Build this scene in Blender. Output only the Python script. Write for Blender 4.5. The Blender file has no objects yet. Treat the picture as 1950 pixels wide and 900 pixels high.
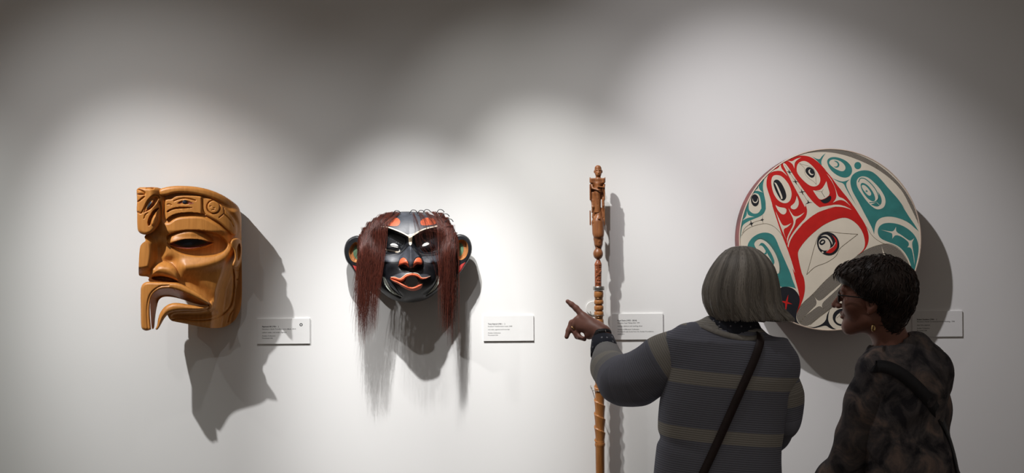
import bpy, bmesh, math, random
import numpy as np
from mathutils import Vector, Matrix
from mathutils.geometry import delaunay_2d_cdt, tessellate_polygon

SC = bpy.context.scene
COL = SC.collection
random.seed(7)
RNG = np.random.default_rng(11)

# ------------------------------------------------------------------ camera
CAM_D, CAM_Z, ROLL = 5.3, 1.62, math.radians(0.45)
cam_data = bpy.data.cameras.new('camera')
cam_data.lens = 50.0
cam_data.sensor_width = 36.0
cam_data.clip_end = 100
cam = bpy.data.objects.new('camera', cam_data)
cam.location = (0, -CAM_D, CAM_Z)
cam.rotation_euler = (math.pi / 2, ROLL, 0)
COL.objects.link(cam)
SC.camera = cam

# ------------------------------------------------------------------ world (dim warm gallery ambience)
world = bpy.data.worlds.new('world')
SC.world = world
world.use_nodes = True
wb = world.node_tree.nodes['Background']
wb.inputs['Color'].default_value = (1.0, 0.885, 0.78, 1)
wb.inputs['Strength'].default_value = 0.12

# ------------------------------------------------------------------ track spots
def spot(name, loc, aim, energy, angle, blend, color, radius=0.022):
    l = bpy.data.lights.new(name, 'SPOT')
    l.energy = energy
    l.spot_size = math.radians(angle)
    l.spot_blend = blend
    l.color = color
    l.shadow_soft_size = radius
    o = bpy.data.objects.new(name, l)
    o.location = loc
    d = Vector(aim) - Vector(loc)
    o.rotation_euler = d.to_track_quat('-Z', 'Y').to_euler()
    COL.objects.link(o)
    return o

NEU = (1.0, 0.985, 0.97)
def lamp(name, loc, aim, energy, angle, color, spill=0.22, spill_angle=80):
    """a track lamp: tight beam plus the soft spill around it"""
    spot(name, loc, aim, energy, angle, 1.0, color)
    if spill:
        spot(name + '_spill', loc, aim, energy * spill, spill_angle, 1.0, color)
lamp('track_lamp_half_mask', (-2.12, -1.5, 3.33), (-1.08, 0, 1.10), 235, 37, NEU, 0.28, 58)
lamp('track_lamp_half_mask_fill', (-1.85, -3.0, 3.4), (-1.26, 0, 1.05), 20, 24, NEU, 0)
lamp('track_lamp_black_mask', (-0.65, -1.5, 3.5), (-0.31, 0, 1.06), 375, 29, NEU, 0.06, 50)
lamp('track_lamp_black_mask_fill', (-0.58, -1.9, 3.4), (-0.32, 0, 1.02), 55, 22, NEU, 0)
lamp('track_lamp_staff', (-0.45, -1.05, 3.12), (0.33, 0, 1.28), 145, 35, (1.0, 0.985, 0.95), 0.22, 58)
lamp('track_lamp_drum', (0.0, -1.4, 3.3), (1.16, 0, 1.47), 150, 42, (1.0, 0.965, 0.98), 0.22, 66)
lamp('track_lamp_next_exhibit', (-3.3, -1.5, 3.3), (-2.50, 0, 1.05), 130, 54, (0.95, 1.0, 0.95), 0)

SC.view_settings.view_transform = 'Standard'
SC.view_settings.look = 'None'
SC.view_settings.exposure = 0.0
SC.view_settings.gamma = 1.0
SC.view_settings.use_curve_mapping = False

# ------------------------------------------------------------------ helpers: tracing the photograph into the room
FPX = 1950 * 50.0 / 36.0
CR, SR = math.cos(ROLL), math.sin(ROLL)

def PN(px, py, d, cam=None):
    """photo pixel + distance from the wall -> room position (arrays)"""
    px = np.asarray(px, float); py = np.asarray(py, float); d = np.asarray(d, float)
    a = px - 975.0; b = 450.0 - py
    dx = a * CR + b * SR
    dz = b * CR - a * SR
    s = ((CAM_D if cam is None else cam) - d) / FPX
    return np.stack(np.broadcast_arrays(dx * s, -d, CAM_Z + dz * s), -1)

def P(px, py, d):
    return Vector(PN(px, py, d).tolist())

def obj_from(name, verts, faces, mat, parent=None, origin=None, smooth=True, sharp=None):
    """mesh object; verts in room coordinates. parent: root object (verts become local to its location)"""
    verts = np.asarray(verts, float)
    if parent is not None:
        org = np.array(root_origin(parent))
    else:
        org = np.array(origin if origin is not None else (0, 0, 0), float)
    me = bpy.data.meshes.new(name)
    me.from_pydata((verts - org).tolist(), [], [list(map(int, f)) for f in faces])
    me.validate()
    if smooth:
        me.polygons.foreach_set('use_smooth', [True] * len(me.polygons))
    if sharp is not None:
        me.set_sharp_from_angle(angle=math.radians(sharp))
    if mat is not None:
        me.materials.append(mat)
    o = bpy.data.objects.new(name, me)
    COL.objects.link(o)
    if parent is None:
        o.location = org
    else:
        o.parent = parent
    return o

def root_origin(o):
    p = Vector((0, 0, 0))
    while o is not None:
        p += o.location
        o = o.parent
    return p

def thing(name, label, cat, loc, group=None):
    o = bpy.data.objects.new(name, None)
    o.empty_display_size = 0.05
    o.location = loc
    COL.objects.link(o)
    return tag(o, label, cat, group)

def tag(o, label, cat, group=None):
    o['label'] = label
    o['category'] = cat
    if group:
        o['group'] = group
    return o

def join(parts):
    V, F, n = [], [], 0
    for v, f in parts:
        v = np.asarray(v, float).reshape(-1, 3)
        V.append(v)
        F += [[i + n for i in q] for q in f]
        n += len(v)
    return np.concatenate(V), F

def box(lo, hi, bev=0.0):
    lo = np.array(lo, float); hi = np.array(hi, float)
    if bev <= 0:
        v = [[(lo, hi)[i][0], (lo, hi)[j][1], (lo, hi)[k][2]] for i in (0, 1) for j in (0, 1) for k in (0, 1)]
        f = [(0, 1, 3, 2), (4, 6, 7, 5), (0, 4, 5, 1), (2, 3, 7, 6), (0, 2, 6, 4), (1, 5, 7, 3)]
        return np.array(v), f
    bm = bmesh.new()
    bmesh.ops.create_cube(bm, size=1.0)
    for v in bm.verts:
        v.co = Vector([(lo[i] + hi[i]) / 2 + v.co[i] * (hi[i] - lo[i]) for i in range(3)])
    bmesh.ops.bevel(bm, geom=list(bm.edges), offset=bev, segments=2, affect='EDGES', profile=0.6)
    bm.verts.ensure_lookup_table(); bm.verts.index_update()
    v = np.array([list(x.co) for x in bm.verts]); f = [[y.index for y in q.verts] for q in bm.faces]
    bm.free()
    return v, f

def tubes(paths, radii, sides=3, cap=True, closed=False):
    """paths (S,n,3), radii (S,n): many swept tubes in one go"""
    paths = np.asarray(paths, float); radii = np.asarray(radii, float)
    S, n, _ = paths.shape
    if closed:
        t = np.roll(paths, -1, 1) - np.roll(paths, 1, 1)
    else:
        t = np.gradient(paths, axis=1)
    t /= np.linalg.norm(t, axis=2, keepdims=True) + 1e-12
    ref = np.tile(np.array([0.31, 0.92, 0.22]), (S, 1))
    ref[np.abs((t[:, 0] * ref).sum(1)) > 0.9] = (0.9, -0.1, 0.4)
    u = np.zeros_like(t)
    c = np.cross(t[:, 0], ref)
    for i in range(n):                      # parallel transport along the path
        c = c - t[:, i] * (t[:, i] * c).sum(1, keepdims=True)
        c = c / (np.linalg.norm(c, axis=1, keepdims=True) + 1e-12)
        u[:, i] = c
    w = np.cross(t, u)
    a = np.arange(sides) * 2 * np.pi / sides
    ring = paths[:, :, None, :] + radii[:, :, None, None] * (np.cos(a)[:, None] * u[:, :, None, :] + np.sin(a)[:, None] * w[:, :, None, :])
    V = ring.reshape(-1, 3)
    F = []
    m = n if closed else n - 1
    i = np.arange(S)[:, None, None]; j = np.arange(m)[None, :, None]; k = np.arange(sides)[None, None, :]
    j2 = (j + 1) % n; k2 = (k + 1) % sides
    idx = lambda jj, kk: (i * n + jj) * sides + kk
    q = np.stack(np.broadcast_arrays(idx(j, k), idx(j, k2), idx(j2, k2), idx(j2, k)), -1).reshape(-1, 4)
    F = q.tolist()
    if cap and not closed:
        for s in range(S):
            b = s * n * sides
            F.append([b + x for x in range(sides)][::-1])
            F.append([b + (n - 1) * sides + x for x in range(sides)])
    return V, F

def lathe(profile, seg=32, center=(0, 0), wob=None):
    """profile list of (z, r)"""
    V, F = [], []
    n = len(profile)
    for z, r in profile:
        for s in range(seg):
            a = 2 * math.pi * s / seg
            rr = r if wob is None else r + wob(z, a)
            V.append((center[0] + rr * math.cos(a), center[1] + rr * math.sin(a), z))
    for i in range(n - 1):
        for s in range(seg):
            F.append((i * seg + s, i * seg + (s + 1) % seg, (i + 1) * seg + (s + 1) % seg, (i + 1) * seg + s))
    F.append([s for s in range(seg)][::-1])
    F.append([(n - 1) * seg + s for s in range(seg)])
    return np.array(V), F

# 2D polygon helpers -------------------------------------------------
def chaikin(pts, it=2, sharp=62):
    pts = [np.array(p, float) for p in pts]
    keep = []
    n = len(pts)
    for i in range(n):
        a = pts[i - 1] - pts[i]; b = pts[(i + 1) % n] - pts[i]
        c = a.dot(b) / (np.linalg.norm(a) * np.linalg.norm(b) + 1e-9)
        keep.append(math.degrees(math.acos(max(-1, min(1, c)))) < sharp)
    for _ in range(it):
        out, ok = [], []
        n = len(pts)
        for i in range(n):
            p = pts[i]
            if keep[i]:
                out.append(p); ok.append(True)
            else:
                out.append(p * 0.75 + pts[i - 1] * 0.25); ok.append(False)
                out.append(p * 0.75 + pts[(i + 1) % n] * 0.25); ok.append(False)
        pts, keep = out, ok
    return np.array(pts)

def spline(pts, n=60):
    """open Catmull-Rom through pts (any dimension)"""
    p = np.array(pts, float)
    p = np.vstack([2 * p[0] - p[1], p, 2 * p[-1] - p[-2]])
    m = len(p) - 3
    u = np.linspace(0, m - 1e-9, n)
    i = np.floor(u).astype(int); t = (u - i)[:, None]
    a, b, c, d = p[i], p[i + 1], p[i + 2], p[i + 3]
    return 0.5 * (2 * b + (c - a) * t + (2 * a - 5 * b + 4 * c - d) * t ** 2 + (3 * b - a - 3 * c + d) * t ** 3)

def ellipse(cx, cy, rx, ry, rot=0, n=28):
    a = np.linspace(0, 2 * np.pi, n, endpoint=False)
    r = math.radians(rot)
    x, y = rx * np.cos(a), ry * np.sin(a)
    return np.stack([cx + x * math.cos(r) - y * math.sin(r), cy + x * math.sin(r) + y * math.cos(r)], 1)

def seg_dist(Q, a, b):
    ab = b - a
    t = np.clip(((Q - a) @ ab) / (ab @ ab + 1e-12), 0, 1)
    d = Q - a - t[:, None] * ab
    return np.sqrt((d * d).sum(1))

def sd_poly(Q, poly):
    """signed distance, negative inside"""
    d = np.full(len(Q), 1e9)
    ins = np.zeros(len(Q), bool)
    n = len(poly)
    for i in range(n):
        a, b = poly[i - 1], poly[i]
        d = np.minimum(d, seg_dist(Q, a, b))
        cond = (a[1] > Q[:, 1]) != (b[1] > Q[:, 1])
        if cond.any():
            xi = (b[0] - a[0]) * (Q[:, 1] - a[1]) / (b[1] - a[1] + 1e-15) + a[0]
            ins ^= cond & (Q[:, 0] < xi)
    return np.where(ins, -d, d)

def sd_line(Q, pts):
    d = np.full(len(Q), 1e9)
    for i in range(len(pts) - 1):
        d = np.minimum(d, seg_dist(Q, np.array(pts[i], float), np.array(pts[i + 1], float)))
    return d

def ss(a, b, x):
    t = np.clip((x - a) / (b - a), 0, 1)
    return t * t * (3 - 2 * t)

def step_up(Q, poly, h, w):
    return h * ss(0, w, -sd_poly(Q, poly))

def dome(Q, poly, h, w):
    t = np.clip(-sd_poly(Q, poly) / w, 0, 1)
    return h * np.sqrt(np.clip(1 - (1 - t) ** 2, 0, 1))

def groove(Q, pts, h, w):
    return -h * np.exp(-(sd_line(Q, pts) / w) ** 2)

def resample(poly, step):
    out = []
    n = len(poly)
    for i in range(n):
        a, b = poly[i], poly[(i + 1) % n]
        m = max(1, int(round(np.linalg.norm(b - a) / step)))
        for k in range(m):
            out.append(a + (b - a) * k / m)
    o2 = [out[0]]
    for p in out[1:]:
        if np.linalg.norm(p - o2[-1]) > step * 0.35:
            o2.append(p)
    if np.linalg.norm(o2[-1] - o2[0]) < step * 0.35:
        o2.pop()
    return np.array(o2)

REL_FLOOR = 0.042
def relief(name, outline, depth, thick, step, mat, parent, holes=(), floor=None, sharp=50):
    """carved piece: outline traced on the photo, depth(Q) = distance of its face from the wall"""
    floor = REL_FLOOR if floor is None else floor
    loops = [resample(np.asarray(outline, float), step)] + [resample(np.asarray(h, float), step) for h in holes]
    lo = loops[0].min(0); hi = loops[0].max(0)
    gx = np.arange(lo[0], hi[0], step); gy = np.arange(lo[1], hi[1], step)
    G = np.stack(np.meshgrid(gx, gy), -1).reshape(-1, 2)
    sd = sd_poly(G, loops[0])
    for h in loops[1:]:
        sd = np.maximum(sd, -sd_poly(G, h))
    G = G[sd < -0.55 * step]
    pts, edges = [], []
    for L in loops:
        b = len(pts)
        pts += [Vector(p) for p in L.tolist()]
        edges += [(b + i, b + (i + 1) % len(L)) for i in range(len(L))]
    pts += [Vector(p) for p in G.tolist()]
    r = delaunay_2d_cdt(pts, edges, [], 0, 1e-5)
    V2 = np.array([list(v) for v in r[0]]); T = np.array([list(t) for t in r[2]])
    c = V2[T].mean(1)
    sd = sd_poly(c, loops[0])
    for h in loops[1:]:
        sd = np.maximum(sd, -sd_poly(c, h))
    T = T[sd < 0]
    used = np.unique(T); re = np.full(len(V2), -1); re[used] = np.arange(len(used))
    V2 = V2[used]; T = re[T]
    d = np.maximum(depth(V2), floor + 0.002)
    th = thick(V2) if callable(thick) else thick
    A = PN(V2[:, 0], V2[:, 1], d); B = PN(V2[:, 0], V2[:, 1], np.maximum(d - th, floor))
    n = len(V2)
    # orient triangles to face the room
    e1 = A[T[:, 1]] - A[T[:, 0]]; e2 = A[T[:, 2]] - A[T[:, 0]]
    flip = np.cross(e1, e2)[:, 1] > 0
    T[flip] = T[flip][:, ::-1]
    cnt = {}
    for t in T.tolist():
        for a, b in ((t[0], t[1]), (t[1], t[2]), (t[2], t[0])):
            cnt[(a, b)] = 1
    side = [(b, a, a + n, b + n) for (a, b) in cnt if (b, a) not in cnt]
    F = T.tolist() + (T[:, ::-1] + n).tolist() + side
    return obj_from(name, np.concatenate([A, B]), F, mat, parent, sharp=sharp)

# ------------------------------------------------------------------ helpers: materials
def new_mat(name):
    m = bpy.data.materials.new(name)
    m.use_nodes = True
    nt = m.node_tree
    return m, nt, nt.nodes['Principled BSDF']

def paint(name, col, rough=0.5, var=0.12, scale=40, bump=0.0, metallic=0.0, bscale=None, spec=None):
    m, nt, b = new_mat(name)
    tc = nt.nodes.new('ShaderNodeTexCoord')
    nz = nt.nodes.new('ShaderNodeTexNoise')
    nz.inputs['Scale'].default_value = scale; nz.inputs['Detail'].default_value = 5
    nt.links.new(tc.outputs['Object'], nz.inputs['Vector'])
    r = nt.nodes.new('ShaderNodeValToRGB')
    r.color_ramp.elements[0].position = 0.3; r.color_ramp.elements[1].position = 0.7
    lo = [c * (1 - var) for c in col]; hi = [min(1, c * (1 + var)) for c in col]
    r.color_ramp.elements[0].color = (*lo, 1); r.color_ramp.elements[1].color = (*hi, 1)
    nt.links.new(nz.outputs['Fac'], r.inputs['Fac'])
    nt.links.new(r.outputs['Color'], b.inputs['Base Color'])
    b.inputs['Roughness'].default_value = rough
    b.inputs['Metallic'].default_value = metallic
    if spec is not None:
        b.inputs['Specular IOR Level'].default_value = spec
    if bump:
        n2 = nt.nodes.new('ShaderNodeTexNoise')
        n2.inputs['Scale'].default_value = bscale or scale * 3; n2.inputs['Detail'].default_value = 4
        nt.links.new(tc.outputs['Object'], n2.inputs['Vector'])
        bp = nt.nodes.new('ShaderNodeBump')
        bp.inputs['Strength'].default_value = bump; bp.inputs['Distance'].default_value = 0.004
        nt.links.new(n2.outputs['Fac'], bp.inputs['Height'])
        nt.links.new(bp.outputs['Normal'], b.inputs['Normal'])
    return m

def wood(name, c0, c1, rough=0.38, vertical=True, scale=1.0):
    m, nt, b = new_mat(name)
    tc = nt.nodes.new('ShaderNodeTexCoord')
    mp = nt.nodes.new('ShaderNodeMapping')
    mp.inputs['Scale'].default_value = (60 * scale, 60 * scale, 5 * scale) if vertical else (5 * scale, 60 * scale, 60 * scale)
    nt.links.new(tc.outputs['Object'], mp.inputs['Vector'])
    nz = nt.nodes.new('ShaderNodeTexNoise')
    nz.inputs['Scale'].default_value = 1.6; nz.inputs['Detail'].default_value = 6; nz.inputs['Distortion'].default_value = 0.6
    nt.links.new(mp.outputs['Vector'], nz.inputs['Vector'])
    r = nt.nodes.new('ShaderNodeValToRGB')
    r.color_ramp.elements[0].position = 0.3; r.color_ramp.elements[0].color = (*c0, 1)
    r.color_ramp.elements[1].position = 0.72; r.color_ramp.elements[1].color = (*c1, 1)
    nt.links.new(nz.outputs['Fac'], r.inputs['Fac'])
    nt.links.new(r.outputs['Color'], b.inputs['Base Color'])
    bp = nt.nodes.new('ShaderNodeBump')
    bp.inputs['Strength'].default_value = 0.12; bp.inputs['Distance'].default_value = 0.002
    nt.links.new(nz.outputs['Fac'], bp.inputs['Height'])
    nt.links.new(bp.outputs['Normal'], b.inputs['Normal'])
    b.inputs['Roughness'].default_value = rough
    return m

# ------------------------------------------------------------------ the room
m_wall = paint('matte_wall_paint', (0.80, 0.80, 0.795), 0.85, 0.012, 3.0, 0.03, bscale=260, spec=0.2)
m_floor = wood('floor_boards', (0.10, 0.075, 0.055), (0.16, 0.12, 0.085), 0.45, vertical=False, scale=0.4)
def struct(name, lo, hi, mat):
    v, f = box(lo, hi)
    o = obj_from(name, v, f, mat, smooth=False)
    o['kind'] = 'structure'
    return o
struct('wall_back', (-5.5, 0.0, 0.0), (5.5, 0.2, 4.2), m_wall)
struct('floor', (-5.5, -7.0, -0.1), (5.5, 0.2, 0.0), m_floor)
struct('baseboard_back', (-5.5, -0.015, 0.0), (5.5, 0.0, 0.12), paint('baseboard_paint', (0.78, 0.78, 0.78), 0.5, 0.02))
# ================================================================== half mask (cedar)
def tr(ox, oy, s):
    return lambda *pts: [(ox + s * x, oy + s * y) for x, y in pts]
z1 = tr(220, 330, 380 / 1069)
z2 = tr(240, 340, 240 / 1350)
z3 = tr(250, 480, 240 / 1271)
zc = tr(255, 345, 90 / 736)
zb = tr(320, 350, 145 / 1305)

m_cedar = wood('oiled_cedar', (0.46, 0.18, 0.034), (0.60, 0.255, 0.056), 0.45)
m_cedar_d = wood('oiled_cedar_crest', (0.44, 0.17, 0.032), (0.57, 0.24, 0.052), 0.45)
m_dark = paint('carved_eye_black', (0.006, 0.008, 0.014), 0.45, 0.2)
m_oxide = paint('red_oxide_line', (0.20, 0.035, 0.018), 0.5, 0.15)

half = thing('carved_half_mask', 'large cedar half mask with carved headband, crest bird and downturned mouth', 'mask', P(360, 490, 0.0))

SOCKET = chaikin(z1((262, 330), (330, 305), (400, 297), (480, 302), (560, 322), (608, 372), (596, 412), (555, 441), (480, 450), (400, 448), (330, 428), (285, 390)))
LID = chaikin(z1((272, 380), (285, 340), (330, 315), (400, 303), (460, 313), (510, 342), (534, 373), (470, 402), (400, 414), (335, 404)))
ALMOND = chaikin(z1((283, 379), (340, 354), (400, 347), (470, 354), (529, 371), (470, 391), (400, 405), (340, 399)))
NOSE = chaikin(z1((30, 290), (150, 300), (215, 340), (232, 400), (225, 480), (205, 548), (30, 556)), sharp=20)
WING = chaikin(z1((184, 552), (192, 512), (225, 480), (262, 470), (305, 482), (332, 520), (343, 560), (340, 583), (300, 560), (240, 545)))
NOSTRIL = chaikin(z1((186, 552), (240, 545), (300, 556), (340, 578), (325, 586), (260, 580), (200, 572)))
CHIN = chaikin(z3((380, 640), (440, 600), (560, 596), (720, 592), (800, 560), (880, 560), (900, 640), (760, 690), (560, 690), (430, 680)))
JAWLINE = spline(z3((1018, 140), (1035, 260), (1028, 420), (995, 550), (910, 635), (780, 682), (620, 690), (470, 672), (390, 690)), 60)

BAND = chaikin(zb((-60, 290), (-10, 255), (60, 262), (110, 205), (200, 190), (400, 190), (600, 215), (760, 265), (900, 350), (1010, 450), (1110, 560), (1180, 690), (1190, 860),
                  (1130, 900), (1040, 800), (900, 670), (760, 590), (640, 530), (560, 512), (400, 510), (200, 520), (80, 560), (-20, 640), (-50, 560)), sharp=30)
def half_depth(Q):
    px, py = Q[:, 0], Q[:, 1]
    e = 462.0
    n = np.interp(py, [355, 440, 500, 550, 600, 640], [3.3, 3.2, 2.75, 2.35, 2.1, 2.0])
    u = np.clip((px - 258) / (e - 258), 0, 0.9995)
    d = 0.045 + 0.195 * (1 - u ** n) ** (1 / n)
    # jaw curves back below the mouth
    d *= 1 - 0.22 * ss(590, 634, py) * ss(300, 350, px)
    d += 0.012 * ss(1, 9, sd_poly(Q, BAND)) * ss(395, 405, py) * ss(452, 437, py) * ss(285, 330, px)        # forehead
    kx = np.interp(py, [430, 470, 490, 550, 600, 640], [446, 438, 430, 409, 402, 398])
    d -= np.interp(py, [440, 470, 510, 600, 640], [0.0, 0.02, 0.075, 0.085, 0.06]) * ss(0, 24, px - kx)   # cheek turns to the side plane
    d += step_up(Q, NOSE, 0.040, 19)
    # cheek bone: broad ridge
    ridge = sd_line(Q, spline(z1((380, 500), (470, 490), (560, 465), (620, 425)), 20))
    d += 0.020 * np.exp(-(ridge / 13.0) ** 2)
    # hollow between cheek and mouth
    hol = sd_line(Q, spline(z3((560, 300), (700, 380), (800, 470)), 20))
    d -= 0.012 * np.exp(-(hol / 11.0) ** 2)
    d -= 0.014 * np.exp(-(sd_line(Q, spline(z1((235, 400), (240, 450), (262, 470), (300, 470)), 16)) / 9.0) ** 2)
    sk = sd_poly(Q, SOCKET)
    d -= np.interp(px, [300, 365, 405], [0.013, 0.019, 0.034]) * ss(0, 4.0, -sk)
    d += dome(Q, LID, 0.028, 20)
    d -= 0.008 * ss(0, 2.0, -sd_poly(Q, ALMOND))
    d += 0.030 * np.sqrt(np.clip(1 - (1 - np.clip(-sd_poly(Q, WING) / 15, 0, 1)) ** 2, 0, 1))
    d -= step_up(Q, NOSTRIL, 0.055, 3.0)
    d -= step_up(Q, CHIN, 0.020, 8)
    # jaw flange behind a groove
    d += groove(Q, JAWLINE, 0.010, 1.7)
    for yy in (185, 275, 378, 485):
        d += groove(Q, z3((1062, yy + 2), (1112, yy - 4)), 0.006, 0.9)
    ov = spline(z3((975, 705), (1000, 620), (1040, 580), (1072, 600), (1068, 650), (1020, 710)), 24)
    d += groove(Q, ov, 0.007, 1.2)
    return d

face_out = chaikin(z1((150, 335), (200, 300), (255, 130), (300, 80), (400, 75), (480, 86), (560, 114), (620, 150), (668, 196),
                      (675, 300), (676, 500), (678, 640), (672, 720), (655, 760), (635, 792), (590, 822), (530, 830), (460, 822), (380, 805),
                      (330, 796), (285, 785), (262, 700), (240, 640), (225, 600), (170, 575), (185, 553), (130, 550), (122, 540), (128, 400), (140, 375), (165, 360)), sharp=40)
MOUTH = chaikin(z3((205, 500), (225, 420), (300, 372), (400, 372), (560, 420), (700, 478), (790, 522), (768, 548), (650, 545), (480, 520), (380, 545), (320, 600), (290, 660), (215, 640)), sharp=40)
relief('face', face_out, half_depth, lambda Q: 0.022 + 0.4 * ss(336, 344, Q[:, 0]), 1.0, m_cedar, half, holes=[MOUTH])  # unseen right interior filled solid to keep light off the wall behind
# eye
relief('eye', ALMOND, lambda Q: half_depth(Q) + 0.0006, 0.004, 1.0, m_oxide, half)
PUP = chaikin(z1((312, 374), (350, 353), (400, 349), (455, 353), (497, 368), (450, 384), (395, 397), (350, 392)))
relief('pupil', PUP, lambda Q: half_depth(Q) + 0.0016, 0.004, 1.0, m_dark, half)
lidline = spline(z1((283, 380), (340, 400), (400, 407), (470, 393), (530, 372)), 30)
lidp = np.concatenate([lidline + (0, -0.6), (lidline + (0, 0.7))[::-1]])
relief('eyelid_line', lidp, lambda Q: half_depth(Q) + 0.004, 0.004, 1.0, m_cedar, half)

# lips
ULIP = chaikin(z3((92, 400), (100, 335), (140, 298), (200, 296), (330, 302), (470, 305), (560, 345), (680, 410), (785, 490), (795, 520), (780, 528), (700, 490),
                   (560, 418), (430, 372), (340, 366), (260, 385), (205, 440), (188, 520), (188, 640), (200, 770), (205, 778), (150, 795), (110, 778), (96, 740), (95, 560)), sharp=35)
def ulip_d(Q):
    px, py = Q[:, 0], Q[:, 1]
    u = np.clip((px - 258) / 204, 0, 0.999)
    d = 0.045 + 0.195 * (1 - u ** 3.0) ** (1 / 3.0) + 0.014
    d += dome(Q, ULIP, 0.016, 5.5)
    d += groove(Q, spline(z3((168, 770), (160, 600), (172, 480), (210, 400), (290, 345), (380, 335)), 30), 0.004, 1.6)
    return d
relief('upper_lip', ULIP, ulip_d, 0.040, 1.0, m_cedar, half)
# inner bevel of the upper lip, sloping back into the mouth
UIN = chaikin(z3((188, 520), (205, 440), (260, 385), (340, 366), (430, 372), (560, 418), (700, 490), (790, 526), (740, 540), (620, 512), (515, 474), (400, 446), (320, 448), (275, 478),
                 (255, 560), (240, 660), (232, 770), (205, 778), (196, 640)), sharp=30)
def uin_d(Q):
    px, py = Q[:, 0], Q[:, 1]
    u = np.clip((px - 258) / 204, 0, 0.999)
    d = 0.045 + 0.195 * (1 - u ** 3.0) ** (1 / 3.0) + 0.014
    top = spline(z3((200, 778), (188, 640), (190, 500), (205, 440), (260, 385), (340, 366), (430, 372), (560, 418), (700, 490), (790, 526)), 60)
    return d - 0.085 * np.clip(sd_line(Q, top) / 13.0, 0, 1)
relief('lip_bevel', UIN, uin_d, 0.050, 1.0, m_cedar, half)
LLIP = chaikin(z3((240, 778), (262, 740), (270, 660), (300, 590), (350, 535), (420, 508), (500, 512), (600, 532), (720, 545), (785, 538), (775, 568), (730, 585),
                   (640, 593), (520, 592), (430, 600), (370, 622), (330, 670), (295, 735), (265, 785)), sharp=35)
def llip_d(Q):
    px, py = Q[:, 0], Q[:, 1]
    u = np.clip((px - 258) / 204, 0, 0.999)
    d = 0.045 + 0.195 * (1 - u ** 2.8) ** (1 / 2.8) - 0.004
    return d + dome(Q, LLIP, 0.018, 8)
relief('lower_lip', LLIP, llip_d, 0.045, 1.0, m_cedar, half)
BEAD = ellipse(*z3((800, 545))[0], 6.0, 11.0, 12)
relief('mouth_corner', BEAD, lambda Q: half_depth(Q) + dome(Q, BEAD, 0.014, 6), 0.02, 0.9, m_cedar, half)

# headband with a bird in profile
def band_d(Q):
    d = half_depth(Q) + 0.016
    d -= 0.004 * (1 - ss(0, 2.5, -sd_poly(Q, BAND)))
    EYE = chaikin(zb((150, 330), (220, 285), (300, 270), (380, 300), (440, 325), (370, 350), (290, 358), (220, 350)))
    d -= step_up(Q, EYE, 0.005, 2.0)
    d += dome(Q, ellipse(*zb((287, 308))[0], 5.2, 4.2, 0), 0.006, 4)
    d += groove(Q, spline(zb((105, 290), (180, 262), (280, 245), (380, 258), (470, 285)), 20), 0.006, 1.0)
    MO = chaikin(zb((-40, 470), (40, 420), (160, 385), (420, 390), (430, 410), (340, 425), (180, 432), (60, 450), (0, 500)))
    d -= step_up(Q, MO, 0.014, 1.8)
    M2 = chaikin(zb((-40, 600), (60, 530), (180, 490), (400, 478), (600, 500), (640, 530), (400, 512), (200, 522), (80, 565), (0, 640)))
    d -= step_up(Q, M2, 0.012, 1.6)
    d -= 0.010 * ss(-4, 4, Q[:, 0] - (zb((585, 0))[0][0])) * np.exp(-np.clip(Q[:, 0] - zb((585, 0))[0][0], 0, 99) / 14.0)
    d += groove(Q, spline(zb((578, 250), (590, 340), (600, 440), (640, 520)), 20), 0.005, 0.9)
    c = np.array(zb((780, 395))[0])
    r = np.hypot((Q[:, 0] - c[0]) / 1.0, (Q[:, 1] - c[1]) / 1.03)
    d -= 0.008 * np.exp(-((r - 12.3) / 1.1) ** 2)
    d += 0.003 * (r < 11.5)
    for q in ([(735, 385), (715, 383)], [(800, 415), (780, 410)], [(790, 440), (755, 445)]):
        d += groove(Q, zb(*q), 0.003, 0.8)
    for q in ([(955, 390), (960, 440), (965, 500)], [(880, 575), (940, 525)], [(985, 420), (1110, 560), (1150, 640)], [(960, 510), (1080, 640), (1120, 720)], [(1035, 430), (1060, 480)]):
        d += groove(Q, spline(zb(*q), 12), 0.006, 0.9)
    d += groove(Q, spline(zb((-10, 350), (30, 345), (60, 365)), 8), 0.004, 0.8)
    return d
relief('headband', BAND, band_d, 0.022, 0.8, m_cedar, half)
relief('bird_eye', ellipse(*zb((287, 308))[0], 4.8, 3.8, 0, 20), lambda Q: band_d(Q) + 0.0012, 0.003, 0.7, paint('bird_eye_slate', (0.02, 0.025, 0.04), 0.4, 0.1), half)
for q in (((150, 330), (190, 312), (240, 300), (236, 335), (190, 340)), ((335, 310), (380, 318), (440, 326), (385, 345), (335, 345))):
    poly = chaikin(zb(*q))
    relief('bird_eye_corner', poly, lambda Q: band_d(Q) + 0.0008, 0.003, 0.7, m_oxide, half)

# crown rim
RIM = chaikin(z1((225, 85), (300, 66), (400, 67), (480, 79), (560, 107), (620, 144), (674, 190), (676, 330), (660, 335), (650, 255), (620, 195), (560, 152),
                 (480, 122), (400, 106), (320, 104), (270, 120), (235, 120)), sharp=25)
def rim_d(Q):
    u = np.clip((Q[:, 0] - 258) / 203, 0, 0.999)
    d = 0.045 + 0.195 * (1 - u ** 2.9) ** (1 / 2.9) + 0.030 * (1 - u ** 4)
    return d - 0.012 * (1 - np.sqrt(np.clip(1 - (1 - np.clip(-sd_poly(Q, RIM) / 6, 0, 1)) ** 2, 0, 1)))
relief('crown_rim', RIM, rim_d, 0.6, 1.0, m_cedar_d, half)

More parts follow.
